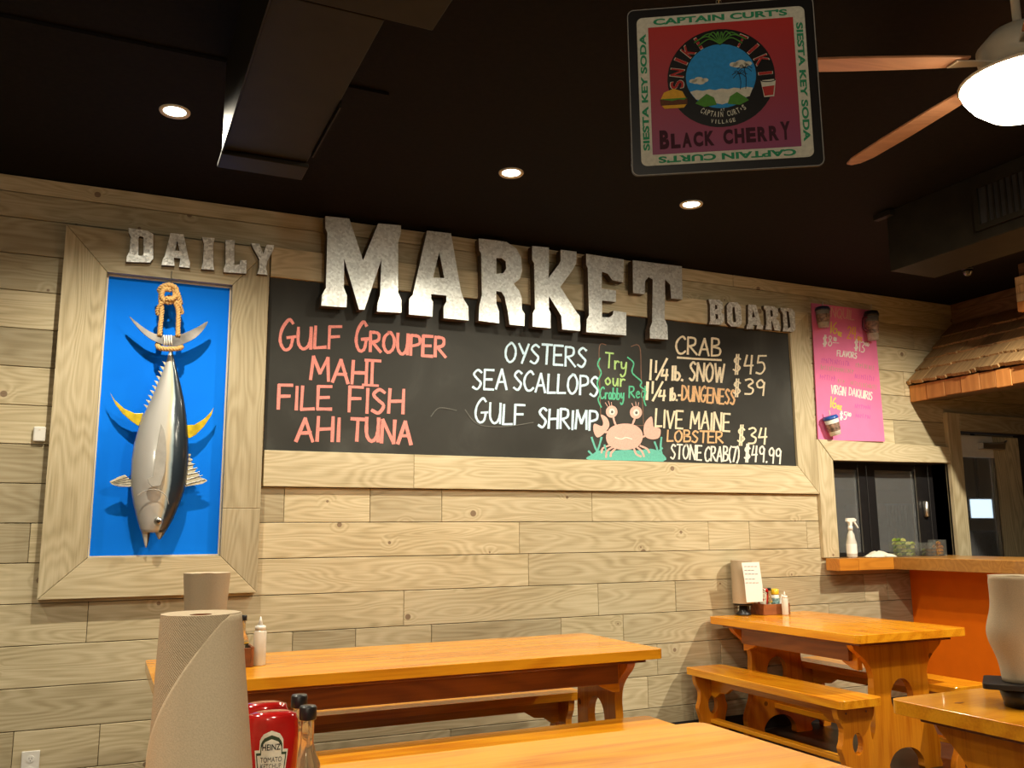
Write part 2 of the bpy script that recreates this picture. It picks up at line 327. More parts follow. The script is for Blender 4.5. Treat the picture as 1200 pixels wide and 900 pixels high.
# ------------------------------------------------------------------ single-stroke hand lettering
def S(*p): return ('s', p)
def K(*p): return ('l', p)
GL = {
'A': (.62, [K((0,0),(.3,1),(.6,0)), K((.1,.35),(.52,.38))]),
'B': (.55, [K((.02,0),(0,1)), S((0,1),(.38,.95),(.40,.66),(.02,.52),(.5,.42),(.48,.08),(.02,0))]),
'C': (.58, [S((.55,.85),(.36,1),(.08,.75),(0,.4),(.15,.05),(.38,0),(.58,.15))]),
'D': (.58, [K((0,0),(0,1)), S((0,1),(.32,.92),(.56,.5),(.36,.1),(0,0))]),
'E': (.52, [K((.5,1),(0,1),(0,0),(.52,0)), K((0,.5),(.42,.52))]),
'F': (.50, [K((.5,1),(0,1),(0,0)), K((0,.52),(.42,.54))]),
'G': (.62, [S((.52,.92),(.34,1.05),(.06,.72),(0,.3),(.2,0),(.45,.08),(.54,.44)), K((.30,.42),(.64,.45))]),
'H': (.58, [K((0,0),(.02,1)), K((.55,0),(.55,1)), K((0,.48),(.55,.52))]),
'I': (.10, [K((.05,0),(.05,1))]),
'J': (.45, [S((.4,1),(.4,.2),(.2,0),(0,.2))]),
'K': (.55, [K((0,0),(0,1)), K((.5,1),(.02,.45),(.55,0))]),
'L': (.48, [K((.02,1),(0,0),(.48,.03))]),
'M': (.72, [K((0,0),(.08,1),(.36,.3),(.64,1),(.7,0))]),
'N': (.62, [K((0,0),(.02,1),(.56,0),(.58,1))]),
'O': (.62, [S((.3,1),(.05,.75),(.02,.3),(.25,0),(.52,.2),(.58,.65),(.4,.97),(.26,1))]),
'P': (.52, [K((.02,0),(0,1)), S((0,1),(.42,.95),(.46,.6),(.02,.45))]),
'Q': (.62, [S((.3,1),(.05,.75),(.02,.3),(.25,0),(.52,.2),(.58,.65),(.4,.97),(.26,1)), K((.35,.25),(.6,-.08))]),
'R': (.58, [K((.02,0),(0,1)), S((0,1),(.42,.95),(.42,.6),(.02,.46)), K((.12,.48),(.58,0))]),
'S': (.50, [S((.46,.88),(.25,1),(.04,.78),(.22,.55),(.44,.32),(.26,0),(0,.1))]),
'T': (.56, [K((0,1),(.58,1)), K((.30,1),(.28,0))]),
'U': (.58, [S((0,1),(.02,.3),(.22,0),(.44,.12),(.54,.5),(.55,1)), K((.55,1),(.56,0))]),
'V': (.56, [K((0,1),(.26,0),(.55,1))]),
'W': (.78, [K((0,1),(.2,0),(.4,.8),(.58,0),(.78,1))]),
'X': (.56, [K((0,1),(.55,0)), K((.55,1),(0,0))]),
'Y': (.56, [K((0,1),(.28,.5)), K((.56,1),(.2,0))]),
'Z': (.5, [K((0,1),(.5,1),(0,0),(.5,0))]),
'0': (.46, [S((.22,1),(.02,.7),(.04,.2),(.24,0),(.44,.3),(.42,.8),(.22,1))]),
'1': (.10, [K((.05,0),(.06,1))]),
'2': (.46, [S((.02,.8),(.2,1),(.42,.78),(.3,.45),(0,0)), K((0,0),(.46,.02))]),
'3': (.46, [S((0,.92),(.26,1),(.4,.8),(.16,.54),(.42,.35),(.34,.05),(0,.02))]),
'4': (.50, [K((.12,1),(0,.42),(.46,.46)), K((.38,1),(.34,0))]),
'5': (.50, [K((.5,1),(.1,.98),(.06,.6)), S((.06,.6),(.34,.62),(.44,.3),(.26,.02),(0,.06))]),
'6': (.46, [S((.34,1),(.1,.7),(.02,.25),(.2,0),(.42,.2),(.3,.48),(.04,.3))]),
'7': (.44, [K((0,1),(.44,1),(.16,0))]),
'8': (.46, [S((.38,.85),(.2,1),(.05,.8),(.24,.54),(.42,.25),(.2,0),(.02,.22),(.2,.52),(.38,.8))]),
'9': (.46, [S((.42,.75),(.24,1),(.03,.8),(.1,.52),(.34,.55),(.42,.8)), K((.42,.85),(.38,0))]),
'$': (.52, [S((.46,.80),(.25,.92),(.06,.72),(.24,.52),(.46,.30),(.26,.1),(.02,.2)), K((.20,1.08),(.16,-.08)), K((.34,1.08),(.30,-.08))]),
'.': (.10, [K((.04,0),(.07,.06))]), '-': (.25, [K((0,.4),(.24,.4))]), '/': (.35, [K((.34,1.02),(0,0))]),
'(': (.25, [S((.22,1.05),(.04,.75),(.04,.25),(.22,-.08))]), ')': (.25, [S((0,1.05),(.18,.75),(.18,.25),(0,-.08))]),
"'": (.1, [K((.05,1),(.03,.8))]), ' ': (.42, []),
'a': (.42, [S((.36,.5),(.16,.58),(.02,.3),(.14,0),(.34,.15),(.38,.5)), K((.38,.55),(.42,0))]),
'b': (.42, [K((.02,1),(.02,0)), S((.02,.45),(.24,.55),(.4,.28),(.22,0),(.02,.05))]),
'c': (.38, [S((.36,.5),(.16,.55),(.02,.28),(.16,0),(.38,.1))]),
'd': (.42, [S((.36,.5),(.16,.58),(.02,.3),(.14,0),(.34,.15),(.38,.5)), K((.40,1),(.40,0))]),
'e': (.40, [S((.03,.3),(.36,.34),(.2,.56),(.03,.28),(.16,0),(.38,.08))]),
'l': (.12, [K((.06,1),(.06,0))]),
'o': (.42, [S((.2,.56),(.02,.3),(.18,0),(.38,.25),(.22,.56))]),
'r': (.34, [K((.02,.56),(.04,0)), S((.04,.35),(.18,.55),(.33,.5))]),
'u': (.42, [S((.02,.55),(.06,.1),(.24,.02),(.36,.5)), K((.37,.56),(.40,0))]),
'y': (.42, [S((.02,.55),(.08,.15),(.3,.2),(.38,.5)), S((.40,.56),(.34,-.2),(.12,-.45),(0,-.3))]),
'z': (.36, [K((0,.5),(.34,.5),(0,0),(.36,0))]),
}
_rc = [0]
def ribbon(bm, pts, wd, fm):
    """flat stroke in picture units, mapped by fm onto its surface"""
    P = [Vector(p) for p in pts]
    if len(P) < 2: return
    Ls = []; _rc[0] += 1; dz_ = Vector((0, -.000018*(_rc[0] % 16), 0))
    for i, p in enumerate(P):
        t = P[min(i+1, len(P)-1)]-P[max(i-1, 0)]
        if t.length < 1e-9: t = Vector((1, 0))
        t.normalize(); n = Vector((-t.y, t.x)); q = p
        if i == 0: q = p-t*wd*0.3
        if i == len(P)-1: q = p+t*wd*0.3
        k = wd*0.5*(1+0.12*math.sin(i*1.7+p.x))
        Ls.append((bm.verts.new(fm(*(q+n*k))+dz_), bm.verts.new(fm(*(q-n*k))+dz_)))
    for a, b in zip(Ls, Ls[1:]):
        try: bm.faces.new((a[0], b[0], b[1], a[1]))
        except ValueError: pass
def handtext(bm, s, x0, y0, x1, y1, h, wd, fm, jit=0.03, gap=0.14, first=1.0):
    adv = sum(GL[c][0]+gap for c in s)-gap
    u = Vector((x1-x0, y1-y0)); k = u.length/adv; u.normalize(); n = Vector((u.y, -u.x))   # picture y runs down
    cx = 0; up = Vector((0.04, -1.0)) if abs(n.x) < 0.5 else n
    for i, c in enumerate(s):
        wv, strokes = GL[c]; hh = h*(first if (i == 0) else 1.0)*(1+random.uniform(-jit, jit)); dy = random.uniform(-jit, jit)*h
        for kind, pts in strokes:
            base = [Vector((x0, y0))+u*((cx+p[0])*k)+up*(p[1]*hh+dy) for p in pts]
            if kind == 's': base = [v.to_2d() if len(v) > 2 else v for v in catmull([(b.x, b.y, 0) for b in base], 5)]
            else:
                seg = [base[0]]
                for a, b in zip(base, base[1:]): seg += [a.lerp(b, 0.5)]; seg += [b]
                # split at corners so the stroke keeps its width
                for a, b in zip(base, base[1:]): ribbon(bm, [a, a.lerp(b, .5), b], wd, fm)
                continue
            ribbon(bm, [(b[0], b[1]) for b in base], wd, fm)
        cx += wv+gap
    return bm
_fontcache = {}
def text_bm(s, cx, cy, wdt, hgt, fmap, rot=0.0, bm=None, off=0.02, w0=0.0, w1=0.0004):
    """printed lettering fitted to a box, centred at cx,cy in a surface's own plane"""
    cu = bpy.data.curves.new('lettering', 'FONT'); cu.body = s; cu.size = 1; cu.offset = off; cu.resolution_u = 4
    o = bpy.data.objects.new('lettering', cu); COL.objects.link(o)
    dg = bpy.context.evaluated_depsgraph_get(); me = bpy.data.meshes.new_from_object(o.evaluated_get(dg))
    bpy.data.objects.remove(o); bpy.data.curves.remove(cu)
    xs = [v.co.x for v in me.vertices]; ys = [v.co.y for v in me.vertices]
    x0, x1, y0, y1 = min(xs), max(xs), min(ys), max(ys)
    bm = bm or bmesh.new(); ca, sa = math.cos(rot), math.sin(rot)
    vs = []
    for v in me.vertices:
        a = ((v.co.x-x0)/(x1-x0)-.5)*wdt; b = ((v.co.y-y0)/(y1-y0)-.5)*hgt
        vs.append(bm.verts.new(fmap(cx+a*ca-b*sa, cy+a*sa+b*ca, w1)))
    for p in me.polygons:
        try: bm.faces.new([vs[i] for i in p.vertices])
        except ValueError: pass
    bpy.data.meshes.remove(me)
    return bm

# ================================================================== SETTING
CEIL = 3.18
WX0, WX1, WX2 = 4.92, 6.156, 7.20          # window left, window/door divide, door right
floor = struct(new('floor', box(-3, 9, -8, 4, -0.1, 0), M_floor))
ceiling = struct(new('ceiling', box(-3, 9, -8, 4, CEIL, CEIL+0.1), M_ceil))
wl = struct(new('wall_left', box(-3.1, -3, -8, 0.2, 0, CEIL), M_wallplain))
wf = struct(new('wall_front', box(-3, 9, -8.1, -8, 0, CEIL), M_wallplain))
wr = struct(new('wall_right', box(9, 9.1, -8, 4, 0, CEIL), M_wallplain))
bm = bmesh.new()
B0, B1 = 0.020, 0.165
bx(bm, -3, WX0, B0, B1, 0, CEIL); bx(bm, WX0, WX1, B0, B1, 0, 1.10); bx(bm, WX0, WX1, B0, B1, 1.84, CEIL)
bx(bm, WX1, WX2+.06, B0, B1, 2.12, CEIL); bx(bm, WX1, 6.30, B0, B1, 0, 2.12); bx(bm, WX2, 9, B0, B1, 0, 2.12); bx(bm, WX2+.06, 9, B0, B1, 2.12, CEIL)
wall = struct(new('wall_back', bm, M_blackmatte))
ZR = [3.178, 3.088, 2.952, 2.76, 2.566, 2.369, 2.172, 1.975, 1.779, 1.583, 1.387, 1.192, .996, .797, .599, .402, .205, .012]
SEAM = {9: [.91, 1.4, 1.84, 2.87], 10: [-.325, 2.35, 3.78, 4.13, 4.65], 11: [-1.3, 2.41], 12: [-.04, 1.61, 2.9, 3.49, 5.17, 5.4],
        13: [.98, 1.33, 1.78, 2.63, 3.08, 4.81], 14: [-.9, 3.33, 3.84], 15: [-.325, .05, 3.25, 4.4], 16: [-.6, 1.9, 3.6], 1: [2.2, 5.02], 2: [-1.1, 5.9], 3: [5.25], 4: [5.75], 5: [-.7, 5.2], 6: [5.6], 7: [], 8: [5.1], 0: [1.1, 4.1]}
def solid_x(z0, z1):
    """stretches of wall that carry boards at this height"""
    if z0 >= 2.11: return [(-3, 9)]
    if z0 >= 1.83-0.06: return [(-3, 6.30), (WX2, 9)]
    if z1 <= 1.12+0.08: return [(-3, 6.30), (WX2, 9)]
    return [(-3, WX0-0.002), (WX2, 9)]
for i in range(len(ZR)-1):
    zt, zb = ZR[i], ZR[i+1]
    for a, b in solid_x(zb, zt):
        cuts = sorted([c for c in ([WX0-.002, 6.30] if (zb < 1.845 < zt or zb < 1.10 < zt) else []) if a < c < b]+[c for c in SEAM.get(i, []) if a+.05 < c < b-.05]+[c for c in (-2.1+.4*(i % 3), 7.3+.3*(i % 4)) if a+.1 < c < b-.1])
        xs = [a]+cuts+[b]
        for x0, x1 in zip(xs, xs[1:]):
            z1_, z0_ = zt-0.0025, zb+0.001
            if x1 > WX0+.01 and x0 < 6.29 and zb < 1.84 < zt: z0_ = max(z0_, 1.845)
            if x1 > WX0+.01 and x0 < 6.29 and z1_ > 1.10 and zb < 1.10: z1_ = 1.09
            if z1_-z0_ < .01: continue
            e = random.uniform(-.0008, .0012)
            new('plank', box(x0+.0012, x1-.0012, e, .021, z0_, z1_), M_plank, wall, bevel=0.0022, seg=1)
bb = new('baseboard', box(-3, 5.64, -0.014, -0.002, 0.0, 0.105), M_blackmatte); bb.name = 'baseboard_back'; struct(bb)
# bar side: bulkhead over the awning
bk = struct(new('wall_bulkhead', box(6.38, 6.46, -3.2, 0, 2.9, CEIL), M_blackmatte)); bk.name = 'wall_right_bulkhead'
for i, (z0, z1) in enumerate([(2.90, 3.0), (3.0, 3.12), (3.12, 3.178)]):
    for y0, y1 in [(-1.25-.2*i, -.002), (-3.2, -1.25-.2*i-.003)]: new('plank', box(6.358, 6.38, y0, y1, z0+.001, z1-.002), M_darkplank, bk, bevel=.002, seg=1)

# ---------------------------------------------------------------- window
win = struct(empty('window_1', (5.54, 0.15, 1.12)))
def child(name, bm, m, par, **k):
    o = new(name, bm, m, None, **k); o.parent = par; o.matrix_parent_inverse = Matrix.Translation(-Vector(par.location)) if par.type == 'EMPTY' and par.rotation_euler.z == 0 else par.matrix_basis.inverted(); return o
FY = 0.155
child('casing', prism([(4.770, 1.123), (4.918, 1.123), (4.918, 1.832), (4.784, 1.985), (4.770, 1.985)], [], -0.030, 0.02, fXZ), M_plankV, win, bevel=.002, seg=1)
child('header', prism([(4.786, 1.986), (4.920, 1.834), (6.152, 1.846), (6.152, 1.972)], [], -0.034, 0.019, fXZ), M_plank, win, bevel=.002, seg=1)
child('reveal', box(WX1, WX1+.02, 0.0, 0.168, 1.12, 1.84), M_plankV, win)
child('reveal', box(WX0-.001, WX0+.018, 0.021, 0.168, 1.12, 1.84), M_plankV, win)
child('reveal', box(WX0, WX1, 0.021, 0.168, 1.842, 1.856), M_plank, win)
for x0, x1 in [(5.02, 5.075), (5.34, 5.425), (5.43, 5.518), (5.954, 6.10), (6.103, 6.155)]:
    child('stile', box(x0, x1, FY-.005, FY+.035, 1.12, 1.84), M_black, win, bevel=.003, seg=1)
for x0, x1 in [(5.075, 5.34), (5.518, 5.954)]:
    child('rail', box(x0, x1, FY, FY+.03, 1.785, 1.84), M_black, win); child('rail', box(x0, x1, FY, FY+.03, 1.12, 1.15), M_black, win)
    child('pane', box(x0, x1, FY+.012, FY+.018, 1.15, 1.785), M_glassdark, win)
child('bead', box(5.334, 5.340, FY-.012, FY-.004, 1.15, 1.80), M_chrome, win); child('bead', box(5.948, 5.954, FY-.012, FY-.004, 1.15, 1.80), M_chrome, win)
child('latch', lathe([(.018, 0), (.024, .01), (.024, .12), (.012, .13)], 16, c=(6.035, FY-.02, 1.42)), M_chrome, win, smooth=True)
# ---------------------------------------------------------------- door
door = struct(empty('door_1', (6.75, 0.12, 0)))
DY = 0.12
child('jamb', box(6.156, 6.30, -0.034, 0.02, 0, 2.255), M_plankV, door, bevel=.003, seg=1)
child('jamb', box(7.21, 7.36, -0.034, 0.02, 0, 2.255), M_plankV, door, bevel=.003, seg=1)
child('head_casing', box(6.302, 7.208, -0.034, 0.02, 2.115, 2.255), M_plank, door, bevel=.003, seg=1)
child('reveal', box(6.30, 6.32, 0.021, 0.168, 0, 2.11), M_plankV, door)
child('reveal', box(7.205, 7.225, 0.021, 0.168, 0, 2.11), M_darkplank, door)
child('stile', box(6.322, 6.468, DY, DY+.04, 0, 2.10), M_doorwood, door, bevel=.003, seg=1)
child('stile', box(6.875, 7.20, DY, DY+.04, 0, 2.10), M_doorwood, door, bevel=.003, seg=1)
child('top_rail', box(6.469, 6.874, DY+.001, DY+.039, 1.915, 2.10), M_white, door, bevel=.002, seg=1)
child('bottom_rail', box(6.469, 6.874, DY+.001, DY+.039, 0, 0.3), M_doorwood, door)
child('pane', box(6.469, 6.874, DY+.015, DY+.022, 0.3, 1.915), M_glassdark, door)
child('bead', box(6.858, 6.874, DY-.006, DY+.001, 0.3, 1.915), M_chrome, door)
bm = bmesh.new(); bx(bm, 6.68, 6.95, DY-.06, DY-.001, 1.985, 2.035); tube([(6.74, DY-.05, 2.03), (6.85, DY-.12, 2.032), (6.98, DY-.05, 2.06)], .008, 8, bm)
child('door_closer', bm, M_chrome, door, bevel=.006)
# ---------------------------------------------------------------- back room behind the glass, with reflections built as solid things
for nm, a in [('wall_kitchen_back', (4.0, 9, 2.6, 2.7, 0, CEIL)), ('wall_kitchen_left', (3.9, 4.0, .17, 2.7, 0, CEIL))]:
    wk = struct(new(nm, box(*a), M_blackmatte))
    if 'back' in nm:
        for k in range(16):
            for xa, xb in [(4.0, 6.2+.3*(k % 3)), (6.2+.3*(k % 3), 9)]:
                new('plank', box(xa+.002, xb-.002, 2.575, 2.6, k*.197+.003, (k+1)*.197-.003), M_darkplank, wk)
l = bpy.data.lights.new('kitchen_lamp', 'POINT'); l.energy = 6; l.color = (1, .8, .6); l.shadow_soft_size = .1
lo = bpy.data.objects.new('kitchen_lamp', l); COL.objects.link(lo); lo.location = (6.3, 1.4, 2.9)
M_rib = plain('bluish_reflection', (0.30, 0.34, 0.40), 0.4, 0.6, noise=.2)
M_reflection = plain('lit_reflection', (0.5, 0.7, 1), 0.4, emit=(0.72, 0.88, 1.0), es=1.6, bmp=0, noise=0)
sc_ = empty('screen_reflection', tuple(aty(1151, 606, 1.5)), 0, 'blue-white reflection in the door glass built as a lit screen', 'reflection')  # reflection in the door glass, built as a glowing screen
a = aty(1136, 585, 1.5); b_ = aty(1163, 607, 1.5)
child('casing', box(a.x-.02, b_.x+.02, 1.5, 1.54, b_.z-.02, a.z+.02), M_black, sc_)
child('display', box(a.x, b_.x, 1.494, 1.5, b_.z, a.z), M_reflection, sc_)
child('hanger', box((a.x+b_.x)/2-.02, (a.x+b_.x)/2+.02, 1.51, 1.53, a.z, CEIL), M_black, sc_)
rb = empty('ribbed_reflection', (0, 0, 0)); tag(rb, 'ribbed bluish reflection in the door glass built as a solid box', 'cooler')  # bluish ribbed reflection in the door glass, built as a solid
p0 = aty(1139, 622, 1.3); p1 = aty(1168, 622, 1.3)
child('body', box(p0.x, p1.x, 1.3, 1.45, 0, p0.z), M_rib, rb)
for k in range(int((p1.x-p0.x)/.035)): child('rib', box(p0.x+k*.035, p0.x+k*.035+.017, 1.285, 1.3, .05, p0.z-.02), M_rib, rb)
M_rib2 = plain('grey_reflection', (0.20, 0.18, 0.17), 0.5, noise=.2)
rb = empty('dark_ribbed_reflection', (0, 0, 0)); tag(rb, 'dark grey ribbed reflection in the service window built as a solid box', 'cabinet')  # grey ribbed reflection in the window, built as a solid
p0 = aty(1036, 590, 1.2); p1 = aty(1068, 590, 1.2)
child('body', box(p0.x, p1.x, 1.2, 1.7, 0, p0.z), M_rib2, rb)
for k in range(int((p1.x-p0.x)/.04)): child('rib', box(p0.x+k*.04, p0.x+k*.04+.018, 1.188, 1.2, .05, p0.z-.02), M_rib2, rb)

# ================================================================== CEILING THINGS
def recessed(x, y, label):
    e = empty('recessed_light', (x, y, CEIL), 0, label, 'light', 'recessed ceiling lights')
    child('trim_ring', lathe([(.048, -.004), (.062, -.010), (.066, -.004), (.066, -.0005)], 32, c=(x, y, CEIL), cap=False), M_ring, e, smooth=True)
    child('lens', lathe([(.0005, -.003), (.048, -.003)], 32, c=(x, y, CEIL), cap=False), M_lamp, e)
for (x, y), lb in zip(CANS_SEEN, ['lit round recessed ceiling light above the framed tuna', 'lit round recessed ceiling light nearest the big letter R', 'lit round recessed ceiling light below the hanging soda sign']):
    recessed(x, y, lb)
# left duct
d = empty('ceiling_duct', (0.5, -1.6, 2.78), 0, 'dark square duct under the ceiling above the word DAILY', 'duct', 'ceiling ducts')
child('trunk', box(.335, .655, -2.75, -1.60, 2.785, CEIL-.001), M_duct, d, bevel=.004)
child('trunk', box(.30, .80, -4.6, -2.752, 2.785, CEIL-.001), M_duct, d, bevel=.004)
child('end_flange', box(.328, .662, -1.66, -1.52, 2.765, 2.783), M_duct, d, bevel=.003)
child('corner_strip', box(.656, .662, -2.2, -1.75, 2.77, 2.80), M_duct, d); child('corner_strip', box(.328, .334, -2.74, -1.67, 2.77, 2.84), M_duct, d)
# right duct
d = empty('ceiling_duct', (4.3, -1.4, 2.81), 0, 'dark square duct with a vent grille below the fan blade', 'duct', 'ceiling ducts')
child('trunk', box(4.12, 4.48, -4.6, -1.40, 2.815, CEIL-.001), M_duct, d, bevel=.004)
child('flange', box(4.08, 4.119, -1.46, -1.34, 3.14, 3.172), M_duct, d)
gy0, gy1 = -2.5, -1.98
gr = child('grille', prism([(gy0, 2.87), (gy1, 2.87), (gy1, 3.13), (gy0, 3.13)], [[(gy0+.03, 2.90), (gy1-.03, 2.90), (gy1-.03, 3.10), (gy0+.03, 3.10)]], 4.105, 4.119, lambda u, v, w_: Vector((w_, u, v))), M_duct, d)
child('backing', box(4.1185, 4.1195, gy0+.02, gy1-.02, 2.89, 3.11), M_blackmatte, d)
k = gy0+.05
while k < gy1-.05:
    s_ = child('slat', box(4.108, 4.116, k, k+.008, 2.90, 3.10), M_duct, d); k += .035
tr = new('ceiling_track', box(-.9, 1.0, -1.62, -1.575, CEIL-.014, CEIL-.001), M_ceil); tag(tr, 'thin black track on the ceiling passing behind the left duct', 'track')
# dome
e = empty('security_camera', (5.3, -1, CEIL), 0, 'small shiny dome hanging from the ceiling above the shingled awning', 'camera')
child('stem', lathe([(.018, -.09), (.018, -.0005)], 16, c=(5.3, -1, CEIL)), M_duct, e, smooth=True)
child('housing', lathe([(.034, -.105), (.036, -.095), (.020, -.085)], 20, c=(5.3, -1, CEIL)), M_black, e, smooth=True)
child('dome', lathe([(.001, -.148), (.014, -.145), (.025, -.135), (.032, -.120), (.034, -.106)], 20, c=(5.3, -1, CEIL)), plain('dark_dome_glass', (.03, .03, .03), .05, noise=0, coat=1, bmp=0), e, smooth=True)
# ceiling fan
FC = atz(1200, 96, 2.80)
e = empty('ceiling_fan', FC, 0, 'ceiling fan with brown blades and a lit white glass bowl', 'fan')
child('light_bowl', lathe([(.001, -.125), (.06, -.120), (.12, -.098), (.165, -.058), (.190, -.018), (.195, 0)], 32, c=FC), M_globe, e, smooth=True)
child('bowl_fitter', lathe([(.198, 0), (.202, .008), (.165, .03), (.10, .045), (.10, .055)], 32, c=FC), M_ring, e, smooth=True)
child('motor_housing', lathe([(.10, .056), (.13, .07), (.135, .13), (.09, .18), (.04, .20)], 32, c=FC), M_ring, e, smooth=True)
child('down_rod', lathe([(.014, .20), (.014, .34), (.06, .345), (.065, .379)], 20, c=FC), M_ring, e, smooth=True)
for i in range(5):
    a = math.radians(154-72*i); R_ = Matrix.Translation(FC) @ Matrix.Rotation(a, 4, 'Z') @ Matrix.Rotation(math.radians(-11), 4, 'X')
    outl = [(.20, -.05), (.35, -.062), (.60, -.068), (.80, -.06), (.86, -.035), (.875, 0), (.86, .035), (.80, .06), (.60, .068), (.35, .062), (.20, .05)]
    bo = child('blade', prism(outl, [], .068, .076, lambda u, v, w_: R_ @ Vector((u, v, w_))), M_blade, e, bevel=.002)
    bi = prism([(.09, -.02), (.24, -.035), (.24, .035), (.09, .02)], [], .062, .067, lambda u, v, w_: R_ @ Vector((u, v, w_)))
    child('blade_iron', bi, M_ring, e)

# ================================================================== HANGING SODA SIGN
SGC = Vector((1.2325, -3.527, 2.3235)); SAZ = math.radians(-31.5)
sg = empty('hanging_sign', SGC, 0, 'square soda sign with green lettered cream border hanging from the ceiling', 'sign')
_T = Vector((math.cos(SAZ), math.sin(SAZ), 0)); _Nn = Vector((math.sin(SAZ), -math.cos(SAZ), 0))
def sm(u, v, w_): return SGC+_T*u+Vector((0, 0, 1))*v+_Nn*w_
def rrect(w_, h_, r, n=6):
    out = []
    for cx, cy, a0 in [(w_/2-r, h_/2-r, 0), (-w_/2+r, h_/2-r, 90), (-w_/2+r, -h_/2+r, 180), (w_/2-r, -h_/2+r, 270)]:
        for i in range(n+1):
            a = math.radians(a0+90*i/n); out.append((cx+r*math.cos(a), cy+r*math.sin(a)))
    return out
SW, SH = .427, .4145
def sp(name, outer, holes, w0, w1, m_, mapf=sm): return child(name, prism(outer, holes, w0, w1, mapf), m_, sg)
I_cream = ink('sign_cream', (.62, .60, .50)); I_green = ink('sign_green', (.02, .26, .12)); I_black = ink('sign_black', (.010, .008, .008), .3)
I_line = ink('sign_silver_line', (.30, .29, .27)); I_wine = ink('sign_dark_wine', (.045, .003, .014)); I_sky = ink('sign_sky_blue', (.02, .26, .62))
I_red = ink('sign_letter_red', (.42, .03, .025)); I_yel = ink('sign_yellow', (.68, .36, .03)); I_leaf = ink('sign_leaf_green', (.07, .24, .03)); I_brown = ink('sign_brown', (.12, .04, .015))
def grad():
    m_, nt, b = mat('sign_red_to_purple_print'); tc = N(nt, 'ShaderNodeNewGeometry'); s_ = N(nt, 'ShaderNodeSeparateXYZ'); L(nt, tc.outputs['Position'], s_.inputs[0])
    f = N(nt, 'ShaderNodeMapRange'); L(nt, s_.outputs[2], f.inputs[0]); f.inputs[1].default_value = SGC.z-.16; f.inputs[2].default_value = SGC.z+.16
    r = ramp(nt, f.outputs[0], [(0, (.24, .035, .115)), (.45, (.32, .025, .045)), (1, (.46, .018, .012))]); L(nt, r.outputs[0], b.inputs['Base Color']); b.inputs['Roughness'].default_value = .45
    return m_
sp('panel', rrect(SW, SH, .016), [], -.003, 0, I_black)
sp('edge_line', rrect(SW-.002, SH-.002, .016), [rrect(SW-.006, SH-.006, .014)], 0, .0004, I_line)
sp('border', rrect(.382, .368, .014), [rrect(.330, .316, .001, 1)], 0, .0006, I_cream)
sp('field', rrect(.330, .316, .001, 1), [], 0, .0006, grad())
for a_ in [("CAPTAIN CURT'S", 0, .1712, .305, .0165, sm, 0), ("CAPTAIN CURT'S", 0, -.1712, .305, .0165, sm, PI), ('SIESTA KEY SODA', -.1780, -.002, .290, .0150, sm, PI/2), ('SIESTA KEY SODA', .1780, -.002, .290, .0150, sm, -PI/2)]:
    child('border_lettering', text_bm(*a_, None, .040, w1=.0010), I_green, sg)
CC = (-.004, .020); RO, RI = .121, .079
sp('black_ring', oval(*CC, RO, RO, 48), [], .0006, .0010, I_black)
sp('sky_disc', oval(CC[0], CC[1]+.004, RI, RI, 40), [], .0010, .0014, I_sky)
sp('beach', [(CC[0]-.070, CC[1]-.032)]+[(CC[0]-.070+.014*i, CC[1]-.030+.003*(i % 2)) for i in range(11)]+[(CC[0]+.062, CC[1]-.05), (CC[0], CC[1]-.066), (CC[0]-.058, CC[1]-.05)], [], .0014, .0016, I_cream)
for cx, cy, s_ in [(-.050, -.004, 1.0), (.046, .030, 1.15)]:
    bm = bmesh.new()
    for dx, dy, r1 in [(-.014, 0, .008), (0, .003, .010), (.014, 0, .008), (.004, -.003, .011), (-.007, -.002, .009)]:
        prism(oval(CC[0]+cx+dx*s_, CC[1]+cy+dy, r1*s_, r1*.62*s_, 14), [], .0014, .0017+.00001*(dx > 0), sm, bm)
    child('cloud', bm, I_cream, sg)
def flat_strokes(lst, wd, w1, m_, name, par, fm):
    bm = bmesh.new()
    for st in lst: ribbon(bm, [(v[0], v[1]) for v in catmull([(p[0], p[1], 0) for p in st], 5)], wd, lambda u, v: fm(u, v, w1))
    return child(name, bm, m_, par)
# two small palms
pal = []
for px_, py_, h_ in [(.042, -.032, .038), (.054, -.032, .052)]:
    bx_, by_ = CC[0]+px_, CC[1]+py_; pal.append([(bx_, by_), (bx_+.002, by_+h_*.5), (bx_-.001, by_+h_)])
    for a in (10, 50, 130, 170, 210, -30): pal.append([(bx_-.001, by_+h_), (bx_+.008*math.cos(math.radians(a)), by_+h_+.007*math.sin(math.radians(a))+.002), (bx_+.017*math.cos(math.radians(a)), by_+h_+.012*math.sin(math.radians(a))-.004)])
flat_strokes(pal, .0016, .0018, I_black, 'palm_print', sg, sm)
# crown of fronds above, leaves below
fr = []
for a, l_ in [(20, .062), (38, .058), (58, .050), (80, .042), (100, .044), (122, .050), (142, .058), (160, .062), (5, .05), (175, .05)]:
    A_ = math.radians(a); x_, y_ = CC[0]+.002, CC[1]+.083
    fr.append([(x_, y_), (x_+l_*.5*math.cos(A_), y_+l_*.42*math.sin(A_)+.012), (x_+l_*math.cos(A_), y_+l_*.55*math.sin(A_)-.004)])
flat_strokes(fr, .0052, .0020, I_black, 'frond_outline', sg, sm); flat_strokes(fr, .0026, .0023, I_leaf, 'frond', sg, sm)  # wider black print line behind each green frond
for s_ in (-1, 1):
    sp('leaf_print', [(CC[0]+s_*.012, CC[1]-.066), (CC[0]+s_*.018, CC[1]-.048), (CC[0]+s_*.034, CC[1]-.038), (CC[0]+s_*.052, CC[1]-.052), (CC[0]+s_*.060, CC[1]-.060), (CC[0]+s_*.040, CC[1]-.070)], [], .0018, .0022, I_leaf)
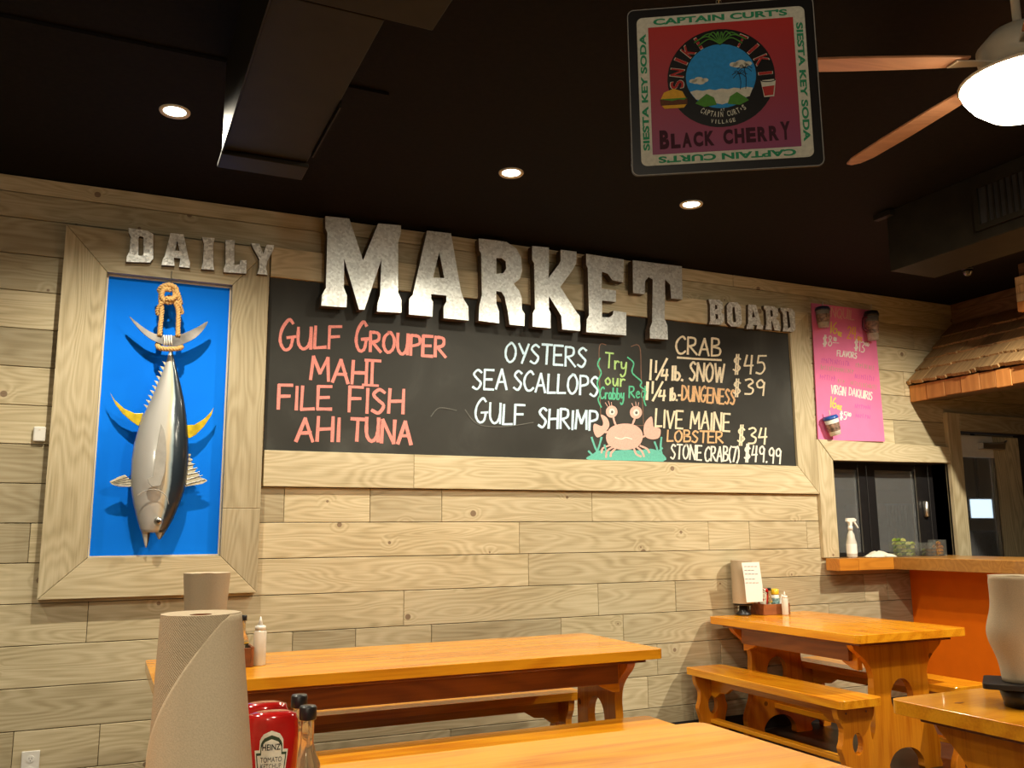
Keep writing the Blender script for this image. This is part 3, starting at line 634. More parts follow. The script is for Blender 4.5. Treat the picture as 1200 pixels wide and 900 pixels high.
# burger and glass prints
bxx, byy = CC[0]-.108, CC[1]-.050
bm = prism([(bxx-.030, byy+.006), (bxx-.022, byy+.022), (bxx, byy+.030), (bxx+.020, byy+.022), (bxx+.027, byy+.006)], [], .0014, .0020, sm); prism([(bxx-.028, byy-.010), (bxx+.028, byy-.010), (bxx+.022, byy-.018), (bxx-.022, byy-.018)], [], .0014, .0020, sm, bm)
child('burger_print', bm, I_yel, sg)
sp('burger_filling_print', [(bxx-.032, byy+.005), (bxx+.030, byy+.005), (bxx+.030, byy-.009), (bxx-.030, byy-.009)], [], .0012, .0017, I_brown)
sp('burger_lettuce_print', [(bxx-.032, byy+.006), (bxx+.030, byy+.006), (bxx+.022, byy+.001), (bxx+.010, byy+.003), (bxx-.004, byy), (bxx-.018, byy+.003)], [], .0017, .0021, I_leaf)
gx, gy = CC[0]+.104, CC[1]-.034
sp('glass_print', [(gx-.016, gy+.020), (gx+.018, gy+.022), (gx+.012, gy-.020), (gx-.010, gy-.021)], [], .0012, .0017, I_cream)
sp('drink_print', [(gx-.013, gy+.004), (gx+.014, gy+.006), (gx+.010, gy-.017), (gx-.009, gy-.018)], [], .0017, .0021, I_red)
sp('glass_rim_print', oval(gx+.001, gy+.020, .017, .005, 20), [oval(gx+.001, gy+.020, .014, .003, 20)], .0017, .0022, I_black)
# ring lettering
def arc_text(s, a0, a1, r, hgt, wdt, m_, name, flip=False, w1=.0016):
    bm = bmesh.new(); n = len(s)
    for i, c in enumerate(s):
        if c == ' ': continue
        a = math.radians(a0+(a1-a0)*(i/(n-1) if n > 1 else 0))
        text_bm(c, CC[0]+r*math.cos(a), CC[1]+r*math.sin(a), wdt if c not in "I'" else wdt*.35, hgt if c != "'" else hgt*.4, sm, a+(PI/2 if flip else -PI/2), bm, .02, w1=w1)
    child(name, bm, m_, sg)
for off_, m_, w1 in ((.006, I_cream, .0013), (0, I_red, .0017)):
    arc_text('SNIKI', 186, 118, .100, .030+off_*.5, .019+off_*.4, m_, 'ring_lettering', w1=w1)
    arc_text('TIKI', 60, 2, .100, .030+off_*.5, .019+off_*.4, m_, 'ring_lettering', w1=w1)
arc_text("CAPTAIN CURT'S", 240, 302, .090, .0135, .0058, I_cream, 'ring_lettering', True)
arc_text("VILLAGE", 257, 283, .108, .0095, .0055, I_cream, 'ring_lettering', True)
arc_text("AT", 268, 272, .079, .006, .004, I_cream, 'ring_lettering', True)
bm = bmesh.new(); bxs = -.148
for i, c in enumerate("BLACK CHERRY"):
    if c == ' ': bxs += .016; continue
    big = c in 'BC' and i in (0, 6); w_ = .0215; hh = .046 if i == 0 else (.036 if i != 11 else .044)
    text_bm(c, bxs+w_/2, -.128+(hh-.036)/2+.0005*i, w_, hh, sm, 0, bm, .055, w1=.0010); bxs += w_+.0038
child('flavour_lettering', bm, I_wine, sg)
child('cord', tube([sm(0, SH/2-.004, -.001), sm(.001, SH/2+.02, -.001), sm(0, CEIL-SGC.z-.001, -.001)], .0012, 6), M_ropem, sg)
child('eyelet', tube([sm(.006*math.cos(a*PI/5), SH/2+.004+.006*math.sin(a*PI/5), -.001) for a in range(11)], .0012, 6), M_chrome, sg)

# ================================================================== TUNA DISPLAY AND CHALKBOARD
FY0 = -0.056
fd = empty('tuna_display_panel', (.26, 0, 1.013), 0, 'tall blue panel in a pale wooden frame behind the hanging tuna', 'display panel')
Xo0, Xo1, Zo0, Zo1 = -.269, .774, 1.016, 2.927; Xi0, Xi1, Zi0, Zi1 = -.059, .576, 1.213, 2.693
child('backboard', box(Xi0-.01, Xi1+.01, -.004, -.0015, Zi0-.01, Zi1+.01), M_blue, fd)
child('stile', prism([(Xo0, Zo0+.001), (Xi0-.001, Zi0), (Xi0-.001, Zi1), (Xo0, Zo1-.001)], [], FY0, -.0015, fXZ), M_plankV, fd, bevel=.002, seg=1)
child('stile', prism([(Xi1+.001, 1.462), (Xo1-.001, 1.462), (Xo1-.001, Zo1-.001), (Xi1+.001, Zi1)], [], FY0, -.0015, fXZ), M_plankV, fd, bevel=.002, seg=1)
child('stile', prism([(Xi1+.001, Zi0), (Xo1-.001, Zo0+.001), (Xo1-.001, 1.4605), (Xi1+.001, 1.4605)], [], FY0, -.0015, fXZ), M_plankV, fd, bevel=.002, seg=1)
child('rail', prism([(Xo0+.001, Zo0), (Xo1-.001, Zo0), (Xi1, Zi0-.001), (Xi0, Zi0-.001)], [], FY0, -.0015, fXZ), M_plank, fd, bevel=.002, seg=1)
child('rail', prism([(Xi0, Zi1+.001), (Xi1, Zi1+.001), (Xo1-.001, Zo1), (Xo0+.001, Zo1)], [], FY0, -.0015, fXZ), M_plank, fd, bevel=.002, seg=1)
child('glazing_bead', prism([(Xi0, Zi0), (Xi1, Zi0), (Xi1, Zi1), (Xi0, Zi1)], [[(Xi0+.008, Zi0+.008), (Xi1-.008, Zi0+.008), (Xi1-.008, Zi1-.008), (Xi0+.008, Zi1-.008)]], -.012, -.0045, fXZ), M_ring, fd)
cb = empty('chalkboard', (2.7, 0, 1.583), 0, 'long black chalkboard menu in a wide wooden frame with seafood names', 'chalkboard')
BY = -.008; FY0 = -.030
child('slate', box(.785, 4.582, BY, -.0015, 1.775, 2.79), M_slate, cb)
child('rail', box(.785, 2.42, FY0, -.0015, 2.776, 2.950), M_plank, cb, bevel=.002, seg=1)
child('rail', prism([(2.422, 2.776), (4.580, 2.776), (4.768, 2.950), (2.422, 2.950)], [], FY0, -.0015, fXZ), M_plank, cb, bevel=.002, seg=1)
child('rail', box(.788, 1.652, FY0, -.0015, 1.583, 1.782), M_plank, cb, bevel=.002, seg=1)
child('rail', prism([(1.654, 1.583), (4.767, 1.583), (4.578, 1.782), (1.654, 1.782)], [], FY0, -.0015, fXZ), M_plank, cb, bevel=.002, seg=1)
child('stile', prism([(4.580, 1.783), (4.768, 1.584), (4.768, 2.949), (4.580, 2.775)], [], FY0, -.0015, fXZ), M_plankV, cb, bevel=.002, seg=1)
_lay = [0]
def onboard():
    _lay[0] += 1; y = BY-.0006-.00003*_lay[0]
    return lambda px, py: aty(px, py, y)
def write(col, items, name='chalk_writing', wd=3.0):
    for it in items:
        bm = bmesh.new(); f = onboard()
        s_, x0, y0, x1, y1, h = it[:6]; handtext(bm, s_, x0, y0, x1, y1, h, it[6] if len(it) > 6 else wd, f, first=it[7] if len(it) > 7 else 1.0)
        child(name, bm, CH[col], cb)
write('salmon', [('GULF', 328, 409, 399, 408, 25, 3.6, 1.35), ('GROUPER', 417, 411, 522, 418, 23, 3.6, 1.4)])
write('salmon', [('MAHI', 364, 444, 437, 451, 27)], wd=3.8)
bm = bmesh.new(); f_ = onboard(); ribbon(bm, [(428, 422), (446, 423)], 3, f_); child('chalk_writing', bm, CH['salmon'], cb); bm = bmesh.new(); f_ = onboard(); ribbon(bm, [(425, 451), (443, 452)], 3, f_); child('chalk_writing', bm, CH['salmon'], cb)
write('salmon', [('FILE', 326, 479, 388, 480, 27), ('FISH', 409, 482, 473, 485, 28)], wd=3.7)
write('salmon', [('AHI', 347, 516, 398, 517, 27), ('TUNA', 411, 516, 482, 520, 26)], wd=4.0)
write('sky', [('OYSTERS', 592, 424, 687, 430, 22)], wd=2.6)
write('sky', [('SEA', 554, 455, 594, 457, 23), ('SCALLOPS', 602, 457, 701, 464, 22)], wd=2.6)
write('sky', [('GULF', 557, 495, 614, 498, 23, 2.6, 1.15), ('SHRIMP', 631, 501, 700, 504, 22)], wd=2.8)
write('lime', [('Try', 709, 431, 734, 434, 17), ('our', 709, 451, 732, 453, 15)], wd=1.9)
write('green', [('Crabby', 703, 467, 731, 468, 13), ('Red', 737, 466, 756, 466, 13)], wd=1.7)
write('cream', [('CRAB', 792, 414, 844, 417, 20)], wd=2.4)
bm = bmesh.new(); f_ = onboard(); ribbon(bm, [(794, 419), (815, 420.5), (845, 422)], 2.3, f_); child('chalk_underline', bm, CH['cream'], cb)
write('cream', [('1', 761, 445, 763, 445, 23), ('1', 768, 436, 769, 436, 13), ('/', 769, 445, 781, 445, 24), ('4', 775, 445, 783, 445, 12), ('lb.', 787, 445, 800, 446, 16, 2.8), ('SNOW', 808, 446, 848, 448, 21)], wd=2.5)
write('cream', [('$', 859, 437, 868, 437, 20, 1.9), ('45', 872, 438, 897, 439, 21)], wd=2.1)
write('cream', [('1', 757, 468, 759, 468, 20, 3.2), ('1', 764, 461, 765, 461, 13), ('/', 765, 469, 776, 469, 22), ('4', 772, 469, 780, 469, 12), ('lb.-', 785, 469, 797, 469, 14)], wd=2.4)
write('peach', [('DUNGENESS', 799, 469, 861, 474, 17)], wd=2.2)
write('cream', [('$', 859, 463, 868, 463, 18, 1.8), ('39', 873, 462, 896, 463, 18)], wd=2.1)
write('cream', [('LIVE', 768, 500, 800, 502, 20), ('MAINE', 809, 502, 855, 505, 20)], wd=2.3)
write('peach', [('LOBSTER', 782, 517, 847, 519, 13)], wd=2.0)
write('cream', [('$', 864, 520, 873, 520, 20, 1.8), ('34', 877, 520, 899, 520, 19)], wd=2.1)
write('white', [('STONE', 786, 537, 822, 539, 17), ('CRAB(7)', 826, 540, 866, 541, 17), ('$49.99', 872, 540, 915, 543, 18)], wd=1.9)
# drawn crab and weeds
def cc(x, y): return (680+x/5.625, 390+y/5.625)
def strokes(col, lst, wd, name):
    for st in lst:
        bm = bmesh.new(); f = onboard(); ribbon(bm, [(v[0], v[1]) for v in catmull([(*cc(*p), 0) for p in st], 5)], wd, f); child(name, bm, CH[col], cb)
def blob(col, pts, name, smooth=True):
    f = onboard(); P = [cc(*p) for p in pts]
    if smooth: P = [(v[0], v[1]) for v in catmull([(a, b, 0) for a, b in P], 4, True)]
    bm = bmesh.new(); vs = [bm.verts.new(f(*p)) for p in P]
    for t in tessellate_polygon([[Vector((p[0], p[1], 0)) for p in P]]): bm.faces.new([vs[i] for i in t])
    return child(name, bm, CH[col], cb)
strokes('dull', [[(170, 80), (128, 85), (126, 250), (135, 540)], [(335, 90), (392, 95), (402, 300), (418, 610)], [(300, 610), (425, 612)]], .9, 'chalk_box_line')
strokes('green', [[(130, 168), (115, 210), (138, 265), (112, 330), (130, 400), (118, 440), (138, 490)], [(312, 162), (352, 200), (342, 262), (402, 320), (396, 352), (432, 385), (420, 440), (432, 480)]], 1.6, 'chalk_squiggle')
blob('teal', [(50, 835), (80, 800), (130, 775), (200, 780), (290, 770), (380, 775), (470, 765), (545, 800), (548, 845), (300, 838)], 'chalk_weed')
strokes('teal', [[(75, 690), (100, 760), (130, 820)], [(140, 690), (120, 760), (90, 820)], [(55, 780), (90, 810), (150, 815)], [(160, 740), (170, 790), (150, 830)], [(535, 690), (530, 760), (545, 830)], [(490, 720), (510, 790), (470, 820)], [(440, 775), (490, 800), (540, 760)], [(60, 830), (300, 836), (545, 842)]], 2.2, 'chalk_weed')
strokes('pink', [[(200, 740), (150, 760), (140, 790)], [(220, 750), (175, 780), (170, 820)], [(235, 760), (205, 790), (200, 815)], [(355, 765), (370, 800), (400, 815)], [(375, 755), (405, 780), (420, 815)], [(395, 745), (440, 765), (455, 790)], [(215, 545), (225, 585), (240, 620)], [(365, 550), (350, 590), (340, 615)], [(190, 650), (165, 655), (150, 640)], [(400, 690), (425, 680), (440, 660)]], 2.2, 'chalk_crab_leg')
blob('pink', [(170, 680), (200, 625), (270, 600), (350, 605), (400, 640), (412, 690), (385, 745), (320, 770), (240, 765), (185, 735)], 'chalk_crab_body')
blob('pink', [(135, 540), (175, 560), (192, 610), (165, 655), (115, 690), (88, 650), (92, 600), (140, 615), (150, 590)], 'chalk_crab_claw')
blob('pink', [(470, 552), (480, 600), (485, 620), (528, 635), (520, 690), (470, 702), (425, 680), (418, 625), (435, 580)], 'chalk_crab_claw')
for ex, ey, r_ in ((207, 520, 38), (367, 525, 40)):
    blob('pink', oval(ex, ey, r_, r_*1.05, 10), 'chalk_crab_eye'); blob('white', oval(ex+2, ey, r_*.5, r_*.55, 8), 'chalk_crab_eye'); blob('grey', oval(ex+3, ey+2, r_*.22, r_*.25, 8), 'chalk_crab_pupil')
strokes('pink', [[(165, 460), (180, 485)], [(185, 450), (195, 480)], [(205, 458), (208, 480)], [(340, 465), (352, 490)], [(365, 455), (368, 485)], [(385, 460), (380, 485)]], .7, 'chalk_eyelash')
strokes('white', [[(230, 690), (270, 700), (300, 690), (340, 700)]], 1.2, 'chalk_mouth')
# smudges wiped across the slate
bm = bmesh.new(); f_ = onboard()
for st in [[(545, 480), (560, 497), (590, 500), (625, 495)], [(505, 488), (515, 478), (535, 481)]]: ribbon(bm, [(v[0], v[1]) for v in catmull([(a, b, 0) for a, b in st], 6)], 1.0, f_)
child('chalk_smudge', bm, CH['grey'], cb)

# ================================================================== METAL LETTERS
def letter(ch, word, pts, holes, ox, oy, sc, Y, thick, big):
    P = [aty(ox+x/sc, oy+y/sc, Y) for x, y in pts]; H = [[aty(ox+x/sc, oy+y/sc, Y) for x, y in h] for h in holes]
    size = 'large' if big else 'small'
    pos = 'over the chalkboard' if word == 'MARKET' else ('above the hanging tuna panel' if word == 'DAILY' else 'at the right end of the chalkboard')
    cx = sum(p.x for p in P)/len(P); cz = min(p.z for p in P)
    e = empty('metal_letter', (cx, 0, cz), 0, '%s galvanised metal letter %s of the word %s %s' % (size, ch, word, pos), 'letter', word+' letters')
    bm = prism([(p.x, p.z) for p in P], [[(p.x, p.z) for p in h] for h in H], Y, Y+.0025, fXZ); child('face', bm, M_galv if big else M_galvS, e)
    def inset(poly, d):
        return poly
    child('return_edge', prism([(p.x, p.z) for p in P], [[(p.x, p.z) for p in h] for h in H], Y+.0028, Y+thick, fXZ), M_galvside, e)
    stand = -Y-thick-(.031 if word != 'x' else 0)
    if stand > .002:
        zz = sorted(p.z for p in P); child('standoff', lathe([(.006, 0), (.006, .001)], 8, c=(cx, 0, 0)), M_galvside, e) if False else None
A_ = (370, 240, 5.4545); B_ = (580, 270, 5.217)
YB, TB = -.098, .062
letter('M', 'MARKET', [(62,72),(215,88),(303,355),(400,118),(545,132),(545,180),(527,240),(527,560),(548,610),(548,690),(392,682),(395,630),(412,575),(420,350),(312,670),(277,670),(182,345),(180,530),(200,580),(197,655),(35,645),(40,575),(65,530),(75,180),(62,150)], [], *A_, YB, TB, True)
letter('A', 'MARKET', [(712,165),(865,182),(930,560),(950,610),(975,650),(978,740),(818,725),(818,650),(835,620),(835,580),(738,570),(738,600),(750,620),(745,715),(595,700),(598,600),(620,575)], [[(790,300),(822,468),(750,465)]], *A_, YB, TB, True)
letter('R', 'MARKET', [(561,279.4),(580,281.5),(593.4,283.4),(605,291),(611,302),(611.8,318),(609,327),(602,332.3),(608.7,341),(611.6,350),(611.6,362),(614.9,368),(614.5,382),(597.3,380.2),(595,365),(591.5,348),(587.7,342),(581.5,341),(581.7,356),(584.9,364.7),(584.9,378.8),(561,375.7),(561.6,359),(564.7,346),(564,297),(561.6,293)], [[(581.7,302.3),(587.7,302.4),(592.8,306.4),(593.2,315),(589.6,320),(581.5,320.8)]], 0, 0, 1, YB, TB, True)
letter('K', 'MARKET', [(228,95),(330,105),(330,190),(328,292),(390,208),(402,185),(402,118),(500,130),(497,200),(480,235),(400,345),(470,455),(500,500),(520,525),(522,615),(412,605),(405,520),(330,400),(330,480),(340,505),(340,598),(230,588),(232,505),(245,480),(240,200),(228,180)], [], *B_, YB, TB, True)
letter('E', 'MARKET', [(558,143),(788,178),(785,318),(720,305),(690,265),(655,252),(652,355),(740,368),(740,437),(655,428),(655,530),(700,532),(722,515),(725,490),(803,502),(803,642),(558,622),(562,545),(575,520),(568,230),(558,210)], [], *B_, YB, TB, True)
letter('T', 'MARKET', [(843,182),(1143,220),(1147,422),(1078,415),(1072,330),(1040,300),(1037,540),(1055,580),(1058,667),(948,660),(948,600),(962,560),(965,300),(940,285),(918,310),(915,390),(845,382)], [], *B_, YB, TB, True)
D_ = (140, 260, 6.316); E_ = (820, 340, 10.0); YS, TS = -.062, .030
letter('D', 'DAILY', [(68,45),(205,65),(250,90),(250,270),(225,300),(50,295),(55,255),(75,215),(82,110),(68,80)], [[(150,105),(178,112),(178,240),(165,252),(140,248),(142,115)]], *D_, -.090, .032, False)
letter('A', 'DAILY', [(378,82),(475,92),(512,270),(522,300),(520,340),(442,332),(450,270),(402,265),(408,325),(312,318),(320,275),(335,255)], [[(428,138),(445,215),(412,212)]], *D_, -.090, .032, False)
letter('I', 'DAILY', [(612,112),(705,120),(695,165),(695,310),(700,355),(605,348),(618,300),(625,165)], [], *D_, -.090, .032, False)
letter('L', 'DAILY', [(785,132),(855,137),(850,180),(850,320),(890,313),(895,283),(942,285),(938,382),(772,372),(772,345),(785,310)], [], *D_, -.090, .032, False)
letter('Y', 'DAILY', [(975,157),(1035,162),(1065,235),(1090,168),(1145,172),(1140,205),(1095,290),(1085,340),(1097,392),(1020,385),(1035,340),(1035,275),(985,185)], [], *D_, -.090, .032, False)
letter('B', 'BOARD', [(105,107),(235,115),(270,150),(272,220),(250,255),(285,290),(285,360),(250,405),(112,398),(125,350),(122,170)], [[(178,170),(205,175),(210,215),(180,228)], [(182,275),(215,285),(220,330),(185,345)]], *E_, YS, TS, False)
letter('O', 'BOARD', [(350,140),(440,143),(482,190),(495,390),(460,430),(370,425),(325,380),(318,180)], [[(385,198),(410,200),(428,370),(395,378),(380,350)]], *E_, YS, TS, False)
letter('A', 'BOARD', [(570,167),(660,172),(722,400),(742,415),(738,460),(665,455),(675,410),(628,405),(628,455),(550,455),(555,410),(570,390)], [[(625,220),(650,315),(612,318)]], *E_, YS, TS, False)
letter('R', 'BOARD', [(752,180),(870,190),(915,220),(920,300),(890,330),(925,360),(945,430),(942,475),(880,470),(850,365),(838,360),(845,465),(772,460),(778,410),(785,400),(775,240),(755,215)], [[(825,230),(855,240),(860,305),(832,312)]], *E_, YS, TS, False)
letter('D', 'BOARD', [(948,205),(1080,215),(1115,260),(1122,460),(1095,488),(975,482),(985,430),(975,270),(950,235)], [[(1015,240),(1045,255),(1065,430),(1035,455)]], *E_, YS, TS, False)

# ================================================================== TUNA
TY = -.092
tuna = empty('hanging_tuna', aty(200, 520, TY), 0, 'mounted yellowfin tuna hanging head down from a rope knot', 'fish')
rows = [(408, 199, 201.5), (420, 196, 204), (435, 191, 208), (450, 185, 212), (468, 177.5, 216), (485, 169, 218.5), (500, 163, 220), (520, 157, 221), (540, 154, 221), (558, 153, 219), (575, 153.5, 216.5), (590, 156, 211), (603, 159, 205.5), (612, 161.5, 201), (620, 164, 196.5), (624, 166, 194)]
def fish_mat():
    m_, nt, b = mat('tuna_skin'); at = N(nt, 'ShaderNodeAttribute', attribute_name='side')
    no = N(nt, 'ShaderNodeTexNoise'); no.inputs['Scale'].default_value = 14; L(nt, N(nt, 'ShaderNodeTexCoord').outputs['Object'], no.inputs['Vector'])
    f = math_(nt, 'ADD', at.outputs['Fac'], math_(nt, 'MULTIPLY', math_(nt, 'SUBTRACT', no.outputs['Fac'], .5), .05))
    r = ramp(nt, f, [(0, (.34, .34, .33)), (.30, (.55, .54, .52)), (.52, (.62, .61, .56)), (.62, (.66, .55, .36)), (.68, (.36, .47, .52)), (.72, (.02, .035, .05)), (1, (.008, .012, .018))])
    L(nt, r.outputs[0], b.inputs['Base Color']); b.inputs['Roughness'].default_value = .28; b.inputs['Coat Weight'].default_value = .7; b.inputs['Coat Roughness'].default_value = .1; b.inputs['Metallic'].default_value = .15
    return m_
def loft(rws, depth, name, m_, par, n=28, yc=TY, tipd=None):
    bm = bmesh.new(); lay = bm.verts.layers.float.new('side'); rings = []
    for k, (py, xl, xr) in enumerate(rws):
        a = aty(xl, py, yc); b = aty(xr, py, yc); c = (a+b)/2; hw = (b-a).length/2
        ring = []
        for i in range(n):
            t = 2*PI*i/n; v = bm.verts.new((c.x+hw*math.cos(t), yc-hw*depth*math.sin(t), c.z)); v[lay] = .5+.5*math.cos(t)
            if math.sin(t) < 0: v[lay] = .5+.5*math.cos(t)
            ring.append(v)
        rings.append(ring)
    for a, b in zip(rings, rings[1:]):
        for i in range(n): bm.faces.new((a[i], a[(i+1) % n], b[(i+1) % n], b[i]))
    bm.faces.new(rings[0]); bm.faces.new(rings[-1])
    return bm
def merge(bm, other):
    me = bpy.data.meshes.new('t'); other.to_mesh(me); other.free(); bm.from_mesh(me); bpy.data.meshes.remove(me)
body = loft(rows, .5, 'body', None, None)
merge(body, loft([(606, 160, 181), (615, 163.5, 178), (624, 166, 176), (633, 168, 174.5), (639, 169.5, 173), (641.5, 170.5, 172)], .5, '', None, None))
merge(body, loft([(606, 174, 204.5), (614, 177, 200), (621, 180, 196), (628, 183.5, 191), (632, 185.5, 188)], .5, '', None, None))
M_tuna = fish_mat(); child('body', body, M_tuna, tuna, smooth=True)
def c6(x, y): return (110+x/4.5, 460+y/4.5)
def c5(x, y): return (120+x/5.63, 320+y/5.625)
def fin(name, pts, Y, m_, th=.008, lab=None, dy=0):
    P = [aty(x, y, Y) for x, y in pts]
    o = child(name, prism([(p.x, p.z) for p in P], [], Y-th/2, Y+th/2, fXZ), m_, tuna, bevel=.002)
    if lab: o['label'] = lab
    return o
M_yfin = plain('yellow_fin', (.62, .46, .015), .3, noise=.35, scale=25, coat=.5); M_tail = plain('silver_black_tail', (.26, .25, .24), .25, noise=.7, scale=9, coat=.6)
M_grey = plain('grey_fin', (.40, .39, .36), .35, noise=.15, scale=15, coat=.4); M_palefin = plain('pale_ribbed_fin', (.62, .58, .42), .4, noise=.25, scale=60); M_darkfin = plain('dark_spine', (.02, .02, .02), .3)
fin('tail_fin', [(v[0], v[1]) for v in catmull([(*c5(*p), 0) for p in [(178,288),(225,325),(300,380),(360,405),(430,415),(500,410),(570,385),(640,350),(695,320),(670,370),(610,430),(540,465),(490,482),(430,480),(370,462),(300,425),(230,360)]], 3, True)], TY-.02, M_tail, .016)
fin('side_fin', [c6(*p) for p in [(85,0),(110,40),(160,85),(215,110),(262,108),(250,145),(236,178),(195,150),(150,110),(115,65)]], TY+.012, M_yfin, lab='yellow anal fin on the left')
fin('side_fin', [c6(*p) for p in [(632,78),(620,120),(580,180),(535,225),(500,242),(488,200),(486,172),(530,170),(580,140),(615,105)]], TY+.012, M_yfin, lab='yellow dorsal fin on the right')
fin('pectoral_fin', [c6(*p) for p in [(355,162),(372,200),(380,260),(382,330),(374,420),(350,492),(310,498),(290,480),(282,455),(310,440),(325,330),(340,240)]], TY-.094, M_grey, .008)
pf = fin('pelvic_fin', [c6(*p) for p in [(82,470),(130,445),(165,433),(175,445),(200,465),(205,498),(130,497),(95,485)]], TY+.0, M_palefin, .006)
bm = bmesh.new()
for k in range(5):
    a = aty(*c6(95+6*k, 474+4*k), TY-.004); b_ = aty(*c6(195, 440+14*k), TY-.004); tube([a, b_], .0015, 5, bm)
child('fin_rays', bm, M_yfin, pf) if False else child('fin_ray', bm, M_darkfin, tuna)
fin('spiny_dorsal_fin', [c6(*p) for p in [(480,320),(512,325),(505,345),(520,352),(512,368),(528,378),(520,395),(540,405),(530,420),(558,430),(550,442),(595,460),(598,466),(570,482),(478,497)]], TY+.01, M_palefin, .006)
bm = bmesh.new()
for k in range(7): tube([aty(*c6(482, 335+25*k), TY+.005), aty(*c6(508+13*k, 333+20*k+4), TY+.005)], .003, 5, bm)
child('fin_spine', bm, M_darkfin, tuna)
for k in range(10):      # finlets either side of the tail stem
    t = k/9; x_, y_ = 402-118*t, 598+285*t
    fin('finlet', [c5(x_-8-4*t, y_-18), c5(x_+18, y_-10), c5(x_+14, y_+18)], TY, M_palefin, .004)
    x2, y2 = 458+42*t, 590+275*t
    fin('finlet', [c5(x2+10, y2-16), c5(x2-12, y2-10), c5(x2-10, y2+16)], TY, M_grey, .004)
ep = aty(185.3, 610.5, TY-.098)
eye = child('eye', lathe([(.001, .012), (.012, .010), (.020, .003), (.022, -.01)], 20, c=(0, 0, 0)), M_chrome, tuna, smooth=True)
R_eye = Matrix.Translation(aty(185.6, 610.7, TY-.067)) @ Matrix.Rotation(math.radians(90), 4, 'X')
eye.data.transform(R_eye)
ey2 = child('pupil', lathe([(.001, .016), (.007, .014), (.011, .009)], 16), M_darkfin, tuna, smooth=True); ey2.data.transform(R_eye)
gp = [aty(*c6(*p), TY-.078-.012*math.sin(i/5*PI)) for i, p in enumerate([(228, 545), (260, 522), (300, 512), (340, 515), (380, 545), (395, 590)])]
child('gill_line', tube(catmull(gp, 4), .0022, 6), M_grey, tuna, smooth=True)
child('bill', tube([aty(186, 622, TY-.05), aty(190, 634, TY-.05)], .001, 5), M_palefin, tuna) if False else None
# rope
rp = empty('rope', aty(198, 350, TY), 0, 'knotted manila rope looped around the tuna tail', 'rope')
def q5(x, y, dy=0): return aty(*c5(x, y), TY+dy)
bm = bmesh.new(); RR = .0138
rope(resample(catmull([q5(378, 412, -.03), q5(382, 350, -.035), q5(392, 250, -.04), q5(385, 170, -.04), q5(395, 105, -.045), q5(440, 85, -.05), q5(478, 125, -.05), q5(462, 185, -.05), q5(420, 190, -.055), q5(392, 150, -.06), q5(408, 108, -.065), q5(450, 110, -.07)], 8), .006), RR, bm)
rope(resample(catmull([q5(498, 415, -.03), q5(500, 340, -.035), q5(500, 250, -.04), q5(478, 190, -.045), q5(440, 160, -.03), q5(410, 185, -.03)], 8), .006), RR, bm)
rope(resample(catmull([q5(372, 120, -.03), q5(392, 92, -.055), q5(440, 78, -.065), q5(482, 98, -.06), q5(490, 140, -.055), q5(462, 172, -.065), q5(420, 168, -.07)], 8), .006), RR, bm)
rope(resample(catmull([q5(455, 95, -.03), q5(490, 120, -.06), q5(505, 165, -.055), q5(515, 205, -.04)], 8), .006), RR, bm)
child('knot', bm, M_ropem, rp, smooth=True)
bm = bmesh.new()
rope(resample(catmull([q5(430, 180, -.05), q5(385, 205, -.05), q5(362, 250, -.03), q5(368, 275, -.02)], 8), .006), RR*.8, bm)
rope(resample(catmull([q5(470, 180, -.05), q5(505, 205, -.05), q5(522, 245, -.03), q5(525, 268, -.02)], 8), .006), RR*.8, bm)
child('loose_end', bm, M_ropem, rp, smooth=True)
bm = bmesh.new()
rope(resample(catmull([q5(362, 470, 0), q5(375, 492, -.035), q5(420, 500, -.05), q5(470, 500, -.05), q5(512, 495, -.035), q5(522, 485, 0)], 8), .006), RR, bm)
child('tail_wrap', bm, M_ropem, rp, smooth=True)
bm = bmesh.new()
for k in range(4): tube([q5(405+16*k, 410, -.036), q5(412+14*k, 445, -.042), q5(408+17*k, 480, -.036)], .004, 6, bm)
child('lashing', bm, M_whitepaper, rp, smooth=True)
wr_ = [aty(200, 325, -.03), q5(445, 90, -.05)]
child('hanging_wire', tube([Vector((wr_[0].x, -.012, Zi1-.001)), Vector((wr_[0].x, -.10, wr_[0].z+.015)), q5(452, 40, -.045), q5(450, 88, -.05)], .002, 6), M_chrome, rp)

# ================================================================== SMALL WALL THINGS
e = empty('wall_sensor', aty(46, 510), 0, 'small white sensor box on the boards left of the blue panel', 'sensor')
a = aty(40, 500); b_ = aty(53, 518)
child('housing', box(a.x, b_.x, -.024, -.002, b_.z, a.z), M_white, e, bevel=.006); child('indicator', box((a.x+b_.x)/2-.004, (a.x+b_.x)/2+.004, -.0255, -.024, a.z-.02, a.z-.014), M_ring, e)
e = empty('power_outlet', (-.245, 0, .25), 0, 'white duplex power outlet low on the plank wall', 'outlet')
child('cover_plate', box(-.284, -.206, -.008, -.002, .187, .308), M_white, e, bevel=.003)
for zc in (.272, .222):
    so = child('socket', prism(oval(-.245, zc, .017, .016, 20), [], -.0105, -.0082, fXZ), M_whitepaper, e)
    bm = bmesh.new(); bx(bm, -.252, -.250, -.0112, -.0106, zc-.002, zc+.007); bx(bm, -.241, -.239, -.0112, -.0106, zc-.002, zc+.007); bx(bm, -.247, -.243, -.0112, -.0106, zc-.010, zc-.006)
    child('slot', bm, M_black, e)
